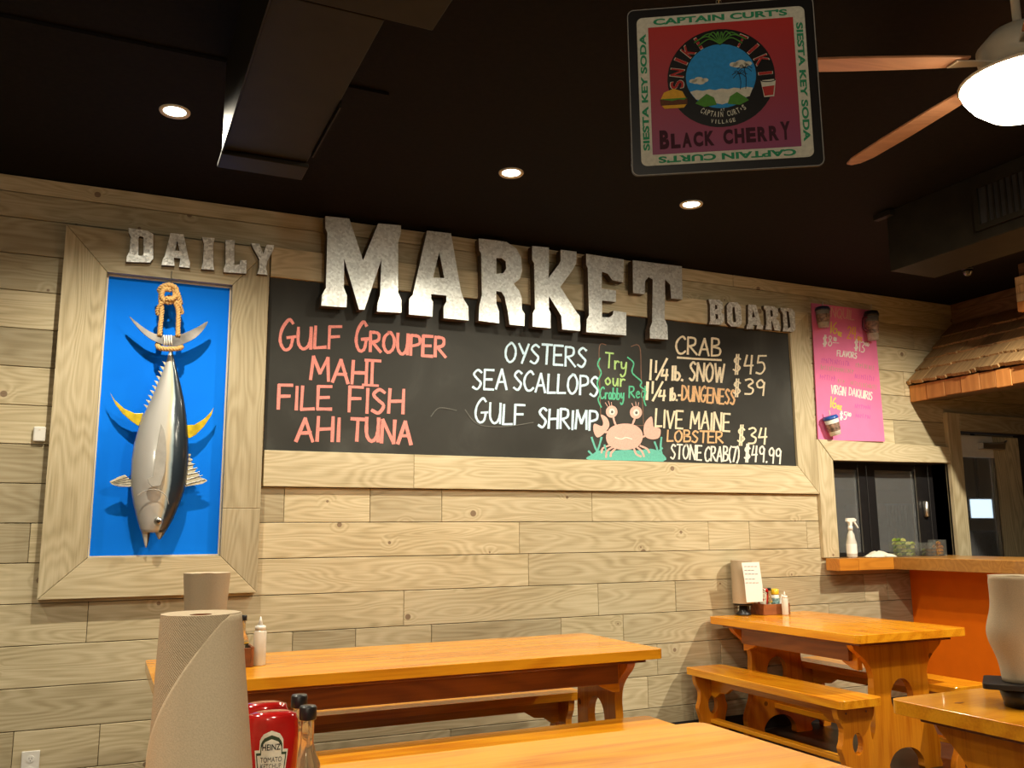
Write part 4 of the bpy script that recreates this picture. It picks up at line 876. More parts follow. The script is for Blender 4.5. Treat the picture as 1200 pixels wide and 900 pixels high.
# pink drinks sign
ps = empty('pink_drinks_sign', (5.15, 0, 1.98), 0, 'tall pink hand-lettered drinks board on the planks right of the chalkboard', 'sign')
M_pink = plain('pink_board', (.82, .19, .40), .7, noise=.06, scale=6, bmp=0)
ca = [aty(951, 355, -.018), aty(1024, 364, -.018), aty(1037, 517.5, -.018), aty(959, 515.5, -.018)]
child('board', prism([(p.x, p.z) for p in reversed(ca)], [], -.018, -.010, fXZ), M_pink, ps)
for p in ((ca[0].x+.1, 2.9), (ca[1].x-.1, 2.2)): child('spacer', box(p[0]-.02, p[0]+.02, -.0098, -.0015, p[1]-.02, p[1]+.02), M_blackmatte, ps)
_pl = [0]
def pw(col, items, wd):
    _pl[0] += 1; y = -.0184-.00003*_pl[0]
    for s_, x0, y0, x1, y1, h in items:
        bm = bmesh.new(); handtext(bm, s_, x0, y0, x1, y1, h, wd, lambda px, py: aty(px, py, y)); child('hand_lettering', bm, col, ps)
MK = dict(w=ink('white_marker', (.85, .78, .74)), y=ink('yellow_marker', (.85, .62, .12)), o=ink('orange_marker', (.85, .42, .08)), p=ink('pale_pink_marker', (.80, .42, .42)), v=ink('violet_marker', (.66, .12, .42)), g=ink('olive_marker', (.55, .30, .28)))
pw(MK['p'], [('NQUIL', 974, 371, 1001, 375, 11)], 1.2)
pw(MK['y'], [('16', 973, 390, 981, 391, 13), ('oz', 982, 393, 986, 394, 8), ('16', 973, 477, 980, 478, 12), ('oz', 981, 479, 986, 480, 8)], 1.5)
pw(MK['o'], [('24', 993, 396, 1003, 397, 14), ('oz', 1005, 398, 1010, 400, 8)], 1.5)
pw(MK['w'], [('$8', 964, 405, 975, 406, 12), ('00', 977, 399, 980, 400, 4), ('$13', 1001, 410, 1013, 413, 12), ('00', 1014, 405, 1018, 406, 4), ('FLAVORS', 981, 417, 1004, 420, 6.5), ('VIRGIN', 974, 461, 991, 464, 10), ('DAIQUIRIS', 995, 463, 1022, 469, 9), ('$5', 984, 491, 992, 492, 9), ('00', 993, 487, 997, 488, 4)], 1.1)
bm = bmesh.new(); ribbon(bm, [(976, 401.5), (983, 402)], .8, lambda px, py: aty(px, py, -.0192)); child('hand_lettering', bm, MK['w'], ps)
def scrawl(par, m_, x0, y0, x1, y1, h, wd, Y, name):
    # faded marker strokes too faint to read
    bm = bmesh.new(); n = int((x1-x0)/2.4)
    for i in range(n):
        t = i/n; x = x0+(x1-x0)*t; y = y0+(y1-y0)*t; a = random.uniform(.7, 1)
        ribbon(bm, [(x, y), (x+.3, y-h*a)], wd, lambda px, py: aty(px, py, Y))
        if random.random() < .7: ribbon(bm, [(x+.3, y-h*a), (x+1.6, y-h*random.uniform(0, .9))], wd, lambda px, py: aty(px, py, Y))
    o = child(name, bm, m_, par); o['kind'] = 'stuff'
for a_ in [(963, 425, 996, 429, 6), (961, 444, 980, 447, 6), (1002, 443, 1026, 447, 6), (1002, 478, 1022, 480, 5), (1003, 489, 1022, 491, 5)]: scrawl(ps, MK['v'], *a_, .7, -.0188, 'faded_lettering')
for a_ in [(1003, 430, 1026, 434, 5.5), (962, 433, 1001, 438, 5.5), (982, 449, 991, 450, 5.5), (997, 451, 1029, 457, 5.5)]: scrawl(ps, MK['g'], *a_, .7, -.0188, 'faded_lettering')
# cups fixed on the sign
def cup(px0, px1, py0, py1, tilt, mbody, mlid, label, handle=False, straw=True, lidh=.18):
    a = aty((px0+px1)/2, py1, -.06); t = aty((px0+px1)/2, py0, -.06); h = t.z-a.z; wdt = (aty(px1, py0, -.06).x-aty(px0, py0, -.06).x)/2
    wdt = min(wdt, .055); c = Vector((a.x, -.020-wdt*1.02, a.z))
    e = empty('drinking_cup', c, 0, label, 'cup', 'cups fixed on the pink sign'); Rm = Matrix.Translation(c) @ Matrix.Rotation(tilt, 4, 'Y')
    o = child('body', lathe([(wdt*.72, 0), (wdt*.95, h*(1-lidh))], 24), mbody, e, smooth=True); o.data.transform(Rm)
    o = child('lid', lathe([(wdt*1.0, h*(1-lidh)+.001), (wdt*1.04, h*(1-lidh*.6)), (wdt*.9, h), (wdt*.2, h*1.01)], 24), mlid, e, smooth=True); o.data.transform(Rm)
    band = child('print_band', lathe([(wdt*.81, h*.22), (wdt*.93, h*.62)], 24, cap=False), plain('cup_print', (.25, .16, .12), .5, noise=.8, scale=45), e, smooth=True); band.data.transform(Rm @ Matrix.Scale(1.02, 4, (1, 0, 0)) @ Matrix.Scale(1.02, 4, (0, 1, 0)))
    if straw:
        o = child('straw', tube([(0, 0, h), (.008, 0, h*1.28)], .004, 8), M_clearplast, e); o.data.transform(Rm)
    if handle:
        o = child('handle', tube(catmull([(-wdt*.93, 0, h*.78), (-wdt*1.6, 0, h*.72), (-wdt*1.65, 0, h*.40), (-wdt*.86, 0, h*.30)], 6), .009, 8), plain('maroon_handle', (.12, .02, .05), .4), e, smooth=True); o.data.transform(Rm)
M_navy = plain('navy_plastic', (.012, .02, .06), .3); M_bluep = plain('blue_plastic', (.02, .09, .40), .3); M_cupc = plain('clear_grey_cup', (.42, .40, .36), .25, trans=.2, noise=.2)
cup(957, 970, 361, 384, 0, M_cupc, M_navy, 'dark-lidded clear cup fixed at the top left of the pink sign')
cup(1013, 1030, 366, 399, 0, M_cupc, M_black, 'big clear mug with black lid and handle at the top right of the pink sign', handle=True)
cup(968, 987, 487, 510, -.30, M_white, M_bluep, 'white cup with blue lid and straw tilted at the bottom of the pink sign')

# ================================================================== BAR COUNTER
ct = empty('bar_counter', (5.5, -.3, 1.03), 0, 'orange-brown wooden counter ledge under the service window', 'counter')
CT0, CT1 = 1.034, 1.120
child('end_block', box(4.776, 4.955, -.172, -.036, CT0, CT1), M_counterE, ct, bevel=.004)
child('ledge', box(4.957, 5.30, -.172, -.036, CT0, CT1), M_counterE, ct, bevel=.004)
child('top_board', box(5.302, 6.0, -3.4, -.036, CT0, CT1), M_counter, ct, bevel=.004)
child('sill', box(4.925, 6.15, -.0345, .15, CT1-.018, CT1-.002), M_counter, ct)
pn = new('bar_front_panel', box(5.64, 5.70, -3.4, -.0, 0.0, CT0-.001), M_orangepaint); tag(pn, 'flat orange painted front panel under the bar counter', 'panel')
# shingled awning
aw = empty('shingled_awning', (6.0, 0, 2.35), 0, 'cedar shingle awning roof over the bar by the door', 'awning')
e0 = Vector((5.80, 0, 2.455)); e1 = Vector((6.36, 0, 2.97)); sl = (e1-e0); SL = sl.length; ang = math.atan2(sl.z, sl.x)
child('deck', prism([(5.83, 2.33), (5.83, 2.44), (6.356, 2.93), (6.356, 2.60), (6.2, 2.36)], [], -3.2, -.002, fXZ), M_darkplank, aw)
sh_mesh = []
for v in range(5):
    bm = bmesh.new(); n = 5; Lh = .24; W = 1.0
    for i in range(n):   # rough butt edge: uneven tips
        y0, y1 = i/n, (i+1)/n; x0 = random.uniform(0, .02)
        bx(bm, x0, Lh, y0+.004, y1, -.009, .009)
    me = bpy.data.meshes.new('shake'); bmesh.ops.recalc_face_normals(bm, faces=bm.faces[:]); bm.to_mesh(me); bm.free(); me.materials.append(M_shake); sh_mesh.append(me)
for c in range(5):
    y = -.004
    while y > -3.1:
        wd_ = random.uniform(.12, .28)
        o = bpy.data.objects.new('shake', random.choice(sh_mesh)); COL.objects.link(o); o.parent = aw; o.matrix_parent_inverse = Matrix.Translation(-Vector(aw.location))
        s0 = -.015+c*.15+random.uniform(-.006, .006); thk = random.uniform(1.3, 2.1)
        base = e0+sl.normalized()*s0+Vector((-sl.z, 0, sl.x)).normalized()*(.030+.001*c)
        tl = ang-math.radians(4.5+random.uniform(-.8, .8))
        o.matrix_basis = Matrix.Translation(Vector((base.x, y-wd_, base.z))) @ Matrix.Rotation(-tl, 4, 'Y') @ Matrix.Diagonal((1 if c < 4 else .75, wd_-.004, thk, 1))
        y -= wd_
y = -.003
while y > -3.1:
    wd_ = random.uniform(.10, .17); dz = random.uniform(-.006, .006)
    new_o = child('fascia_shingle', box(5.800-random.uniform(0, .006), 5.822, y-wd_+.002, y, 2.325+dz, 2.452), M_fascia, aw, bevel=.002, seg=1); y -= wd_
# upper shingle valance at the frame's edge
uv = empty('shingle_valance', (5.8, -1.0, 2.86), 0, 'small stack of bright yellow shingles hanging above the awning at the right edge', 'valance')
child('hanger', box(5.83, 5.86, -1.9, -1.0, 2.87, CEIL-.001), M_darkplank, uv)
for k in range(4):
    y = -.985-.004*k
    for j in range(4):
        child('shingle', box(5.792-.006*k+random.uniform(0, .003), 5.828, y-.22, y-.003, 3.07-.062*(k+1)+.004, 3.07-.062*k+.012), M_shake if False else M_fascia if k == 3 else M_doorwood, uv, bevel=.003, seg=1); y -= .22

# things on the counter
def lathed(name, prof, m_, par, c, n=24, M=None, sy=1.0):
    o = child(name, lathe(prof, n, sy=sy), m_, par, smooth=True); o.data.transform((Matrix.Translation(c) @ M) if M else Matrix.Translation(c)); 
    for p in o.data.polygons: p.use_smooth = len(p.vertices) == 4
    return o
sx_ = Vector((4.985, -.085, CT1+.001))
e = empty('spray_bottle', sx_, 0, 'white trigger spray bottle on the counter beside the window casing', 'bottle')
lathed('body', [(.034, 0), (.037, .01), (.037, .11), (.028, .14), (.026, .165), (.016, .185), (.014, .20)], M_clearplast, e, sx_)
lathed('collar', [(.017, .198), (.017, .225), (.010, .232)], M_white, e, sx_)
child('label_print', lathe([(.0375, .03), (.0375, .10)], 24, c=sx_, cap=False), M_whitepaper, e, smooth=True)
bm = prism([(-.035, .262), (-.03, .285), (.035, .287), (.055, .275), (.05, .262), (.015, .258), (.010, .232), (-.010, .232), (-.012, .255)], [], -.010, .010, lambda u, v, w_: sx_+Vector((u, w_, v)))
child('spray_head', bm, M_white, e, bevel=.003)
bm = prism([(.030, .262), (.048, .262), (.065, .235), (.078, .215), (.072, .211), (.052, .235), (.036, .25)], [], -.006, .006, lambda u, v, w_: sx_+Vector((u, w_, v)))
child('trigger', bm, M_white, e, bevel=.002)
# cloth
bm = bmesh.new(); nx, ny = 26, 12; vs = []
cx0, cy0 = 5.235, -.095
for i in range(nx):
    r_ = []
    for j in range(ny):
        u, v = i/(nx-1), j/(ny-1); sh = math.sin(PI*u)**.6*math.sin(PI*v)**.7
        z = CT1+.003+sh*(.030+.014*math.sin(u*15+v*4)+.008*math.sin(v*17+u*6)); r_.append(bm.verts.new((cx0-.12+.24*u+.01*math.sin(v*9), cy0-.05+.10*v+.012*math.sin(u*11), z)))
    vs.append(r_)
for i in range(nx-1):
    for j in range(ny-1): bm.faces.new((vs[i][j], vs[i+1][j], vs[i+1][j+1], vs[i][j+1]))
o = new('folded_cloth', bm, plain('white_cloth', (.70, .66, .54), .9, noise=.1), smooth=True); tag(o, 'crumpled white cloth lying on the counter in front of the window', 'cloth')
sm_ = o.modifiers.new('solid', 'SOLIDIFY'); sm_.thickness = .002; sm_.offset = 1
M_tub = plain('clear_tub', (.85, .88, .85), .05, noise=0, trans=.95, bmp=0)
M_tub.node_tree.nodes['Principled BSDF'].inputs['IOR'].default_value = 1.12
M_lime = [plain('lime_wedge', (.36, .44, .06), .45, noise=.4, scale=60), plain('pale_lime_flesh', (.60, .62, .22), .4, noise=.3, scale=50), plain('dark_lime_peel', (.13, .22, .03), .4, noise=.3)]
M_orw = [plain('orange_flesh', (.85, .32, .01), .4, noise=.3, scale=50), plain('orange_peel', (.70, .22, .005), .45, noise=.2, scale=80)]
M_redl = [plain('brown_lime', (.30, .16, .05), .45, noise=.4), plain('olive_fruit', (.28, .30, .05), .4, noise=.3)]
def wedge_mesh(m_):
    bm = bmesh.new(); n = 7; a = [bm.verts.new((-.036+.072*i/(n-1), 0, 0)) for i in range(n)]; rr = []
    for s_ in (-1, 0, 1): rr.append([bm.verts.new((-.036+.072*i/(n-1), math.sin(s_*.6)*.032*math.sin(PI*i/(n-1)), math.cos(s_*.6)*.030*math.sin(PI*i/(n-1)))) for i in range(n)])
    for p, q in ((a, rr[0]), (rr[0], rr[1]), (rr[1], rr[2]), (rr[2], a)):
        for i in range(n-1):
            try: bm.faces.new((p[i], p[i+1], q[i+1], q[i]))
            except ValueError: pass
    bmesh.ops.remove_doubles(bm, verts=bm.verts[:], dist=.0004); me = bpy.data.meshes.new('wedge'); bm.to_mesh(me); bm.free(); me.materials.append(m_)
    return me
def fruit_tub(c, w_, d_, h_, mats, n, label, cat_label, grp, kind):
    e = empty('garnish_tub', c, 0, label, 'tub', 'garnish tubs on the counter')
    bm = bmesh.new(); t = .0015
    bx(bm, c.x-w_, c.x+w_, c.y-d_, c.y+d_, c.z, c.z+t); bx(bm, c.x-w_, c.x+w_, c.y-d_, c.y-d_+t, c.z+t, c.z+h_); bx(bm, c.x-w_, c.x+w_, c.y+d_-t, c.y+d_, c.z+t, c.z+h_)
    bx(bm, c.x-w_, c.x-w_+t, c.y-d_+t, c.y+d_-t, c.z+t, c.z+h_); bx(bm, c.x+w_-t, c.x+w_, c.y-d_+t, c.y+d_-t, c.z+t, c.z+h_)
    child('tub_wall', bm, M_tub, e); ms = [wedge_mesh(q) for q in mats]
    nx = max(1, int(2*w_/.044)); k = 0; lay = 0
    while k < n:
        for i in range(nx):
            for j in range(2):
                if k >= n: break
                o = bpy.data.objects.new(kind, ms[k % len(ms)]); COL.objects.link(o)
                o.location = (c.x-w_+.034+i*(2*w_-.068)/max(1, nx-1) if nx > 1 else c.x, c.y-d_+.026+j*.034, c.z+.006+lay*.027)
                o.rotation_euler = (random.uniform(-.25, .25), random.uniform(-.1, .1), random.uniform(-.25, .25)+(PI if k % 2 else 0)); o.scale = (.78, .78, .78); k += 1
                tag(o, cat_label, 'fruit', grp)
        lay += 1
fruit_tub(Vector((5.50, -.09, CT1+.001)), .105, .045, .11, M_lime, 36, 'clear tub heaped with green lime wedges on the counter', 'green lime wedge in the clear tub on the counter', 'lime wedges in the left tub', 'lime_wedge')
fruit_tub(Vector((5.742, -.09, CT1+.001)), .045, .045, .10, M_redl, 7, 'clear tub of olive and brown garnish between the limes and oranges', 'small olive-brown fruit piece in the middle tub', 'brown fruit pieces in the middle tub', 'fruit_piece')
fruit_tub(Vector((5.856, -.09, CT1+.001)), .045, .045, .12, M_orw, 13, 'clear tub filled with orange wedges on the counter', 'orange wedge in the rightmost tub on the counter', 'orange wedges in the right tub', 'orange_wedge')
o = new('garnish_tray', box(5.70, 6.0, -.0355, -.030, CT1+.0005, CT1+.016), M_black, bevel=.003)
tag(o, 'thin black tray edge along the back of the counter by the oranges', 'tray')

# ================================================================== PICNIC TABLES AND BENCHES
def rr_box(x0, x1, y0, y1, r, n=5):
    out = []
    for cx, cy, a0 in [(x1-r, y1-r, 0), (x0+r, y1-r, 90), (x0+r, y0+r, 180), (x1-r, y0+r, 270)]:
        for i in range(n+1): a = math.radians(a0+90*i/n); out.append((cx+r*math.cos(a), cy+r*math.sin(a)))
    return out
def fXY(u, v, w_): return Vector((u, v, w_))
def trestle(hw, ztop, scale=1.0):
    """outline of a scrolled end board, half width table (mirrored)"""
    half = [(hw*.96, ztop), (hw*.90, ztop*.955), (hw*.74, ztop*.89), (hw*.62, ztop*.82), (hw*.57, ztop*.73), (hw*.585, ztop*.62), (hw*.58, ztop*.50), (hw*.60, ztop*.36), (hw*.68, ztop*.26), (hw*.74, ztop*.17), (hw*.72, ztop*.07), (hw*.74, 0), (hw*.38, 0), (hw*.36, ztop*.07), (hw*.26, ztop*.14), (hw*.12, ztop*.175), (0, ztop*.18)]
    half = [(v[0], v[1]) for v in catmull([(a, b, 0) for a, b in half], 3)]
    return half+[(-a, b) for a, b in reversed(half[:-1])]
def bench_trestle(hw, zt):
    half = [(hw*.93, zt), (hw*.86, zt*.86), (hw*.66, zt*.74), (hw*.70, zt*.60), (hw*.80, zt*.50), (hw*.70, zt*.38), (hw*.64, zt*.26), (hw*.84, zt*.12), (hw*.86, 0), (hw*.42, 0), (hw*.36, zt*.08), (0, zt*.13)]
    half = [(v[0], v[1]) for v in catmull([(a, b, 0) for a, b in half], 3)]
    return half+[(-a, b) for a, b in reversed(half[:-1])]
def table(cx, cy, length, width, rz, label, H=.76, tt=.045, plugs=True):
    """long axis is local X"""
    e = empty('picnic_table', (cx, cy, 0), rz, label, 'table', 'shellacked pine picnic tables')
    def part(n_, bm, m_, **k): return new(n_, bm, m_, e, **k)
    hx, hy = length/2, width/2
    part('tabletop', prism(rr_box(-hx, hx, -hy, hy, .035), [], H-tt, H, fXY), M_oX, bevel=.010, seg=3)
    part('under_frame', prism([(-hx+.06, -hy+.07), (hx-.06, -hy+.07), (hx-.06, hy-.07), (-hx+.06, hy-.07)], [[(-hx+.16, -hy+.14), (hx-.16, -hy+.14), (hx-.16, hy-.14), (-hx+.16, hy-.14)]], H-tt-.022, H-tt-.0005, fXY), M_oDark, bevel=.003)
    zt = H-tt-.0225
    for s_ in (-1, 1):
        x0 = s_*(hx-.14)
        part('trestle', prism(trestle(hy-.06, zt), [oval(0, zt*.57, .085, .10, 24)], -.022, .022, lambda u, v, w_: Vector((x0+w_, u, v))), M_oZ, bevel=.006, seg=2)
        for q in (-1, 1):   # rounded corner brackets that grip the apron
            yb = q*(hy-.17)
            part('bracket', prism([(0, zt-.001), (s_*-.17, zt-.001), (s_*-.16, zt-.05), (s_*-.11, zt-.11), (s_*-.04, zt-.14), (0, zt-.145)], [], yb-.018, yb+.018, lambda u, v, w_: Vector((x0-s_*.0225+u, w_, v))), M_oX, bevel=.004)
            bmk = bmesh.new()
            for zq in (.04, .10): lathe([(.010, 0), (.010, .003)], 12, bmk, c=(0, 0, 0))
            for v in bmk.verts: pass
            bmk.free()
    for q in (-1, 1):
        yb = q*(hy-.13)
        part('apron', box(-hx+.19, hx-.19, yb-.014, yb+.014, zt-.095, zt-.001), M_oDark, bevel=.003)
    part('stretcher', box(-hx+.163, hx-.163, -.045, .045, .17, .205), M_oX, bevel=.005)
    # dark plugs over the screws
    for sx in (-1, 1):
        for yq in (-.24, 0, .24):
            if plugs and abs(yq) < hy-.05: part('plug', prism(oval(sx*(hx-.14), yq, .020, .009, 12), [], H-.0002, H+.0006, fXY), M_oDark)
    return e
def bench(cx, cy, length, rz, label, width=.295, H=.45, tt=.042, cut=False):
    e = empty('bench', (cx, cy, 0), rz, label, 'bench', 'shellacked pine benches')
    def part(n_, bm, m_, **k): return new(n_, bm, m_, e, **k)
    hx, hy = length/2, width/2; zt = H-tt-.0005
    part('seat', prism(rr_box(-hx, hx, -hy, hy, .03), [], H-tt, H, fXY), M_oX, bevel=.009, seg=3)
    for s_ in (-1, 1):
        x0 = s_*(hx-.07)
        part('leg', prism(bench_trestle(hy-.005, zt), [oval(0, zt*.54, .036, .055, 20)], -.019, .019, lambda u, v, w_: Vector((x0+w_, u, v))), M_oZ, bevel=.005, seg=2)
        for q in (-.07, .07): part('plug', prism(oval(q, zt-.03, .006, .006, 10), [], .0, .001, lambda u, v, w_: Vector((x0+s_*(.0195+w_), u, v))), M_oDark)
    prof = [(-hx+.09, zt), (hx-.09, zt), (hx-.09, zt-.13), (hx-.13, zt-.14), (hx-.18, zt-.105), (hx-.24, zt-.10), (hx-.30, zt-.065), (-hx+.30, zt-.065), (-hx+.24, zt-.10), (-hx+.18, zt-.105), (-hx+.13, zt-.14), (-hx+.09, zt-.13)]
    part('apron', prism(prof, [], -.014, .014, lambda u, v, w_: Vector((u, w_, v))), M_oX, bevel=.003)
    part('stretcher', box(-hx+.09, hx-.09, -.028, .028, .11, .135), M_oX, bevel=.004)
    return e
table(4.138, -.690, 1.305, .845, PI/2, 'orange pine picnic table end-on to the wall with a condiment caddy')
bench(3.648, -.735, 1.36, PI/2, 'orange bench on the near side of the end-on picnic table')
bench(4.505, -.72, 1.34, PI/2, 'orange bench on the far side of the end-on picnic table next to the orange panel')
table(1.36, -.915, 2.29, .79, 0, 'long orange picnic table parallel to the wall below the chalkboard', plugs=False)
bench(1.40, -.400, 2.16, 0, 'orange bench between the long table and the plank wall')
bench(1.385, -1.395, 2.10, 0, 'orange bench on the near side of the long wall table', width=.29)
table(.455, -3.16, 2.40, .80, 0, 'nearest orange picnic table with ketchup bottles and a big towel roll', plugs=False)
table(3.58, -3.14, 2.30, .80, 0, 'orange picnic table at the right edge with a towel roll on a black stand')

# ================================================================== TOWEL ROLLS, CADDIES, BOTTLES
def sheet_cyl(rf, z0, z1, a0f, a1f, n=36, nz=20):
    """curved paper sheet; rf(t) radius, a0f/a1f(t) azimuth limits, t 0 bottom..1 top"""
    bm = bmesh.new(); uvl = bm.loops.layers.uv.new('UVMap'); g = []
    for j in range(nz+1):
        t = j/nz; z = z0+(z1-z0)*t; row = []
        for i in range(n+1):
            a = a0f(t)+(a1f(t)-a0f(t))*i/n; r = rf(t, a); v = bm.verts.new((r*math.cos(a), r*math.sin(a), z)); row.append((v, (a*.7, t*3)))
        g.append(row)
    for j in range(nz):
        for i in range(n):
            q = [g[j][i], g[j][i+1], g[j+1][i+1], g[j+1][i]]; f = bm.faces.new([k[0] for k in q])
            for lp, k in zip(f.loops, q): lp[uvl].uv = k[1]
    return bm
def solid(o, th):
    s_ = o.modifiers.new('solid', 'SOLIDIFY'); s_.thickness = th; s_.offset = 0
def cam_az(x, y): return math.atan2(CAM.y-y, CAM.x-x)
def towel(x, y, zb, zt, r0, r1, label, stand_z, flap=None, group='brown paper towel rolls', bulge=None):
    e = empty('paper_towel_roll', (x, y, stand_z), 0, label, 'paper towels', group)
    h0, h1 = zb-stand_z, zt-stand_z
    rf = lambda t, a: r0+(r1-r0)*t
    o = new('roll', sheet_cyl(rf, h0, h1, lambda t: 0, lambda t: 2*PI, 48, 12), M_towel, e, smooth=True)
    bm = bmesh.new(); n = 40
    for k in range(4):
        ra, rb = r1*(1-.18*k), r1*(1-.18*(k+1)); z = h1-.0004-.0006*k
        A = [bm.verts.new((ra*math.cos(2*PI*i/n), ra*math.sin(2*PI*i/n), z)) for i in range(n)]; B = [bm.verts.new((rb*math.cos(2*PI*i/n), rb*math.sin(2*PI*i/n), z-.0006)) for i in range(n)]
        for i in range(n): bm.faces.new((A[i], A[(i+1) % n], B[(i+1) % n], B[i]))
    new('roll_end', bm, M_towel2, e)
    new('core', lathe([(r1*.27, h1-.05), (r1*.27, h1-.003)], 20, cap=False), M_tray, e, smooth=True)
    if flap:
        a0f, a1f, extra = flap
        o = new('loose_sheet', sheet_cyl(lambda t, a: rf(t, a)+extra(t, a), h0+.001, h1-.001, a0f, a1f, 40, 26), M_towel2, e, smooth=True); solid(o, .0008)
    return e
def holder(x, y, z0, z1, label, q=1.0):
    e = empty('towel_stand', (x, y, z0), 0, label, 'towel stand', 'black towel stands')
    new('base', lathe([(.075*q, 0), (.078*q, .006), (.070*q, .014), (.045*q, .03), (.04*q, z1-z0-.014)], 32), M_black, e, smooth=True)
    new('top_plate', lathe([(.092*q, z1-z0-.013), (.095*q, z1-z0-.006), (.088*q, z1-z0-.0015)], 32), M_black, e, smooth=True)
    return e
# near roll
def near_roll():
    top = atd(235.5, 718, 1.62); x, y, zt = top.x, top.y, top.z
    ca_ = cam_az(x, y); az_l, az_r = ca_-PI/2, ca_+PI/2        # silhouette: camera sees between; picture left is ca_-90deg
    def a0(t):   # sheet edge swings from right at the top to left lower down
        k = min(1, max(0, (1-t)/.84)); return ca_+PI/2*(.50-1.60*(k**.70))
    e = towel(x, y, zt-.30, zt, .084, .0635, 'large brown paper towel roll at the front left of the picture', .76, flap=(a0, lambda t: ca_+PI*.75, lambda t, a: .0018))
    for o in e.children:      # the roll leans a little on its stand
        for v in o.data.vertices: v.co += Vector((_cy, -_sy, 0))*(zt-.76-v.co.z)*.040
    holder(x+.008, y, .7605, zt-.301, 'black stand under the big front towel roll')
near_roll()
# roll on the long wall table
def mid_roll():
    p = atd(242, 690, 3.95); x, y = p.x, p.y; zt = atd(242, 671, 3.95).z
    ca_ = cam_az(x, y)
    towel(x, y, zt-.27, zt, .074, .0925, 'brown paper towel roll with flared top standing behind the big front roll', .76)
    holder(x, y, .7605, zt-.271, 'black stand of the middle towel roll on the long table')
mid_roll()
def right_roll():
    base = atz(1197, 829, .76); x, y = base.x+.022, base.y
    def zat(px, py):
        r_ = ray(px, py); return CAM.z+r_.z*(Vector((x, y))-Vector((CAM.x, CAM.y))).length/math.hypot(r_.x, r_.y)
    zp = zat(1185, 801)
    ca_ = cam_az(x, y); zt = zat(1192, 674)
    def a0(t): return ca_-PI*.50
    def ex(t, a):
        k = 1-t; bul = math.exp(-((k-.56)/.20)**2); side = max(0, math.cos((a-(ca_-PI/2))/1.15)); return .002+.026*bul*side
    def st(t): return ca_-PI*.62+max(0, (t-.86))*6.0
    towel(x, y, zp+.009, zt, .058, .074, 'brown paper towel roll with a bulging loose sheet at the right edge', .76, flap=(st, lambda t: ca_+PI*.6, ex))
    e = empty('towel_stand', (x, y, .7605), ca_, 'black stand under the towel roll at the right edge', 'towel stand', 'black towel stands')
    new('base', lathe([(.060, 0), (.064, .02), (.075, zp-.7605-.009)], 32), M_black, e, smooth=True)
    new('top_plate', prism(rr_box(-.10, .10, -.115, .10, .02), [], zp-.7605-.008, zp-.7605+.008, fXY), M_black, e, bevel=.004)
right_roll()
def wall_roll():
    x, y = 3.968, -.095
    towel(x, y, .84, 1.125, .070, .070, 'brown paper towel roll against the wall behind the menu card', .76)
    holder(x, y, .7605, .839, 'black stand of the towel roll against the wall', .66)
wall_roll()

def tray(x0, x1, y0, y1, z, h, label, t=.012):
    e = empty('condiment_tray', ((x0+x1)/2, (y0+y1)/2, z), 0, label, 'tray', 'wooden condiment trays'); hx, hy = (x1-x0)/2, (y1-y0)/2
    new('base', box(-hx+t, hx-t, -hy+t, hy-t, 0.001, .008), M_tray, e)
    new('side', box(-hx, -hx+t, -hy, hy, 0.001, h), M_tray, e, bevel=.002); new('side', box(hx-t, hx, -hy, hy, .001, h), M_tray, e, bevel=.002)
    new('side', box(-hx+t, hx-t, -hy, -hy+t, .001, h*.95), M_tray, e, bevel=.002); new('side', box(-hx+t, hx-t, hy-t, hy, .001, h*.95), M_tray, e, bevel=.002)
    return e
def squeeze(x, y, z, h, r, label, rz=0):
    e = empty('squeeze_bottle', (x, y, z), 0, label, 'bottle', 'clear squeeze bottles with white nozzles')
    new('body', lathe([(r*.92, 0), (r, .004), (r, h*.68), (r*.8, h*.72)], 20), M_clearplast, e, smooth=True)
    new('cap', lathe([(r*.86, h*.721), (r*.86, h*.80), (r*.5, h*.82)], 20), M_white, e, smooth=True)
    new('nozzle', lathe([(r*.42, h*.821), (r*.22, h*.92), (r*.08, h)], 14), M_white, e, smooth=True)
    return e
def sauce(x, y, z, h, r, label, lab_m):
    e = empty('hot_sauce_bottle', (x, y, z), 0, label, 'bottle', 'hot sauce bottles')
    new('bottle_glass', lathe([(r*.95, 0), (r, .004), (r, h*.47), (r*.94, h*.53), (r*.62, h*.62), (r*.46, h*.70), (r*.46, h*.88), (r*.5, h*.885)], 28), M_bottleglass, e, smooth=True)
    new('sauce', lathe([(r*.86, .006), (r*.86, h*.42)], 24), plain('tan_sauce', (.42, .24, .09), .5), e, smooth=True)
    new('cap', lathe([(r*.60, h*.888), (r*.62, h*.895), (r*.62, h*.985), (r*.55, h)], 28), M_black, e, smooth=True)
    ca_ = cam_az(x, y)
    bm = sheet_cyl(lambda t, a: r*1.012, h*.08, h*.42, lambda t: ca_-1.9, lambda t: ca_+1.9, 24, 1)
    new('label_wrap', bm, lab_m, e, smooth=True)
    bm = sheet_cyl(lambda t, a: r*1.02, h*.425, h*.445, lambda t: ca_-1.9, lambda t: ca_+1.9, 24, 1)
    new('label_trim', bm, M_yellow, e, smooth=True)
    bm = sheet_cyl(lambda t, a: r*1.022, h*.10, h*.40, lambda t: ca_-.55, lambda t: ca_+.45, 12, 1)
    new('label_panel', bm, plain('cream_label', (.60, .50, .32), .6), e, smooth=True)
    return e
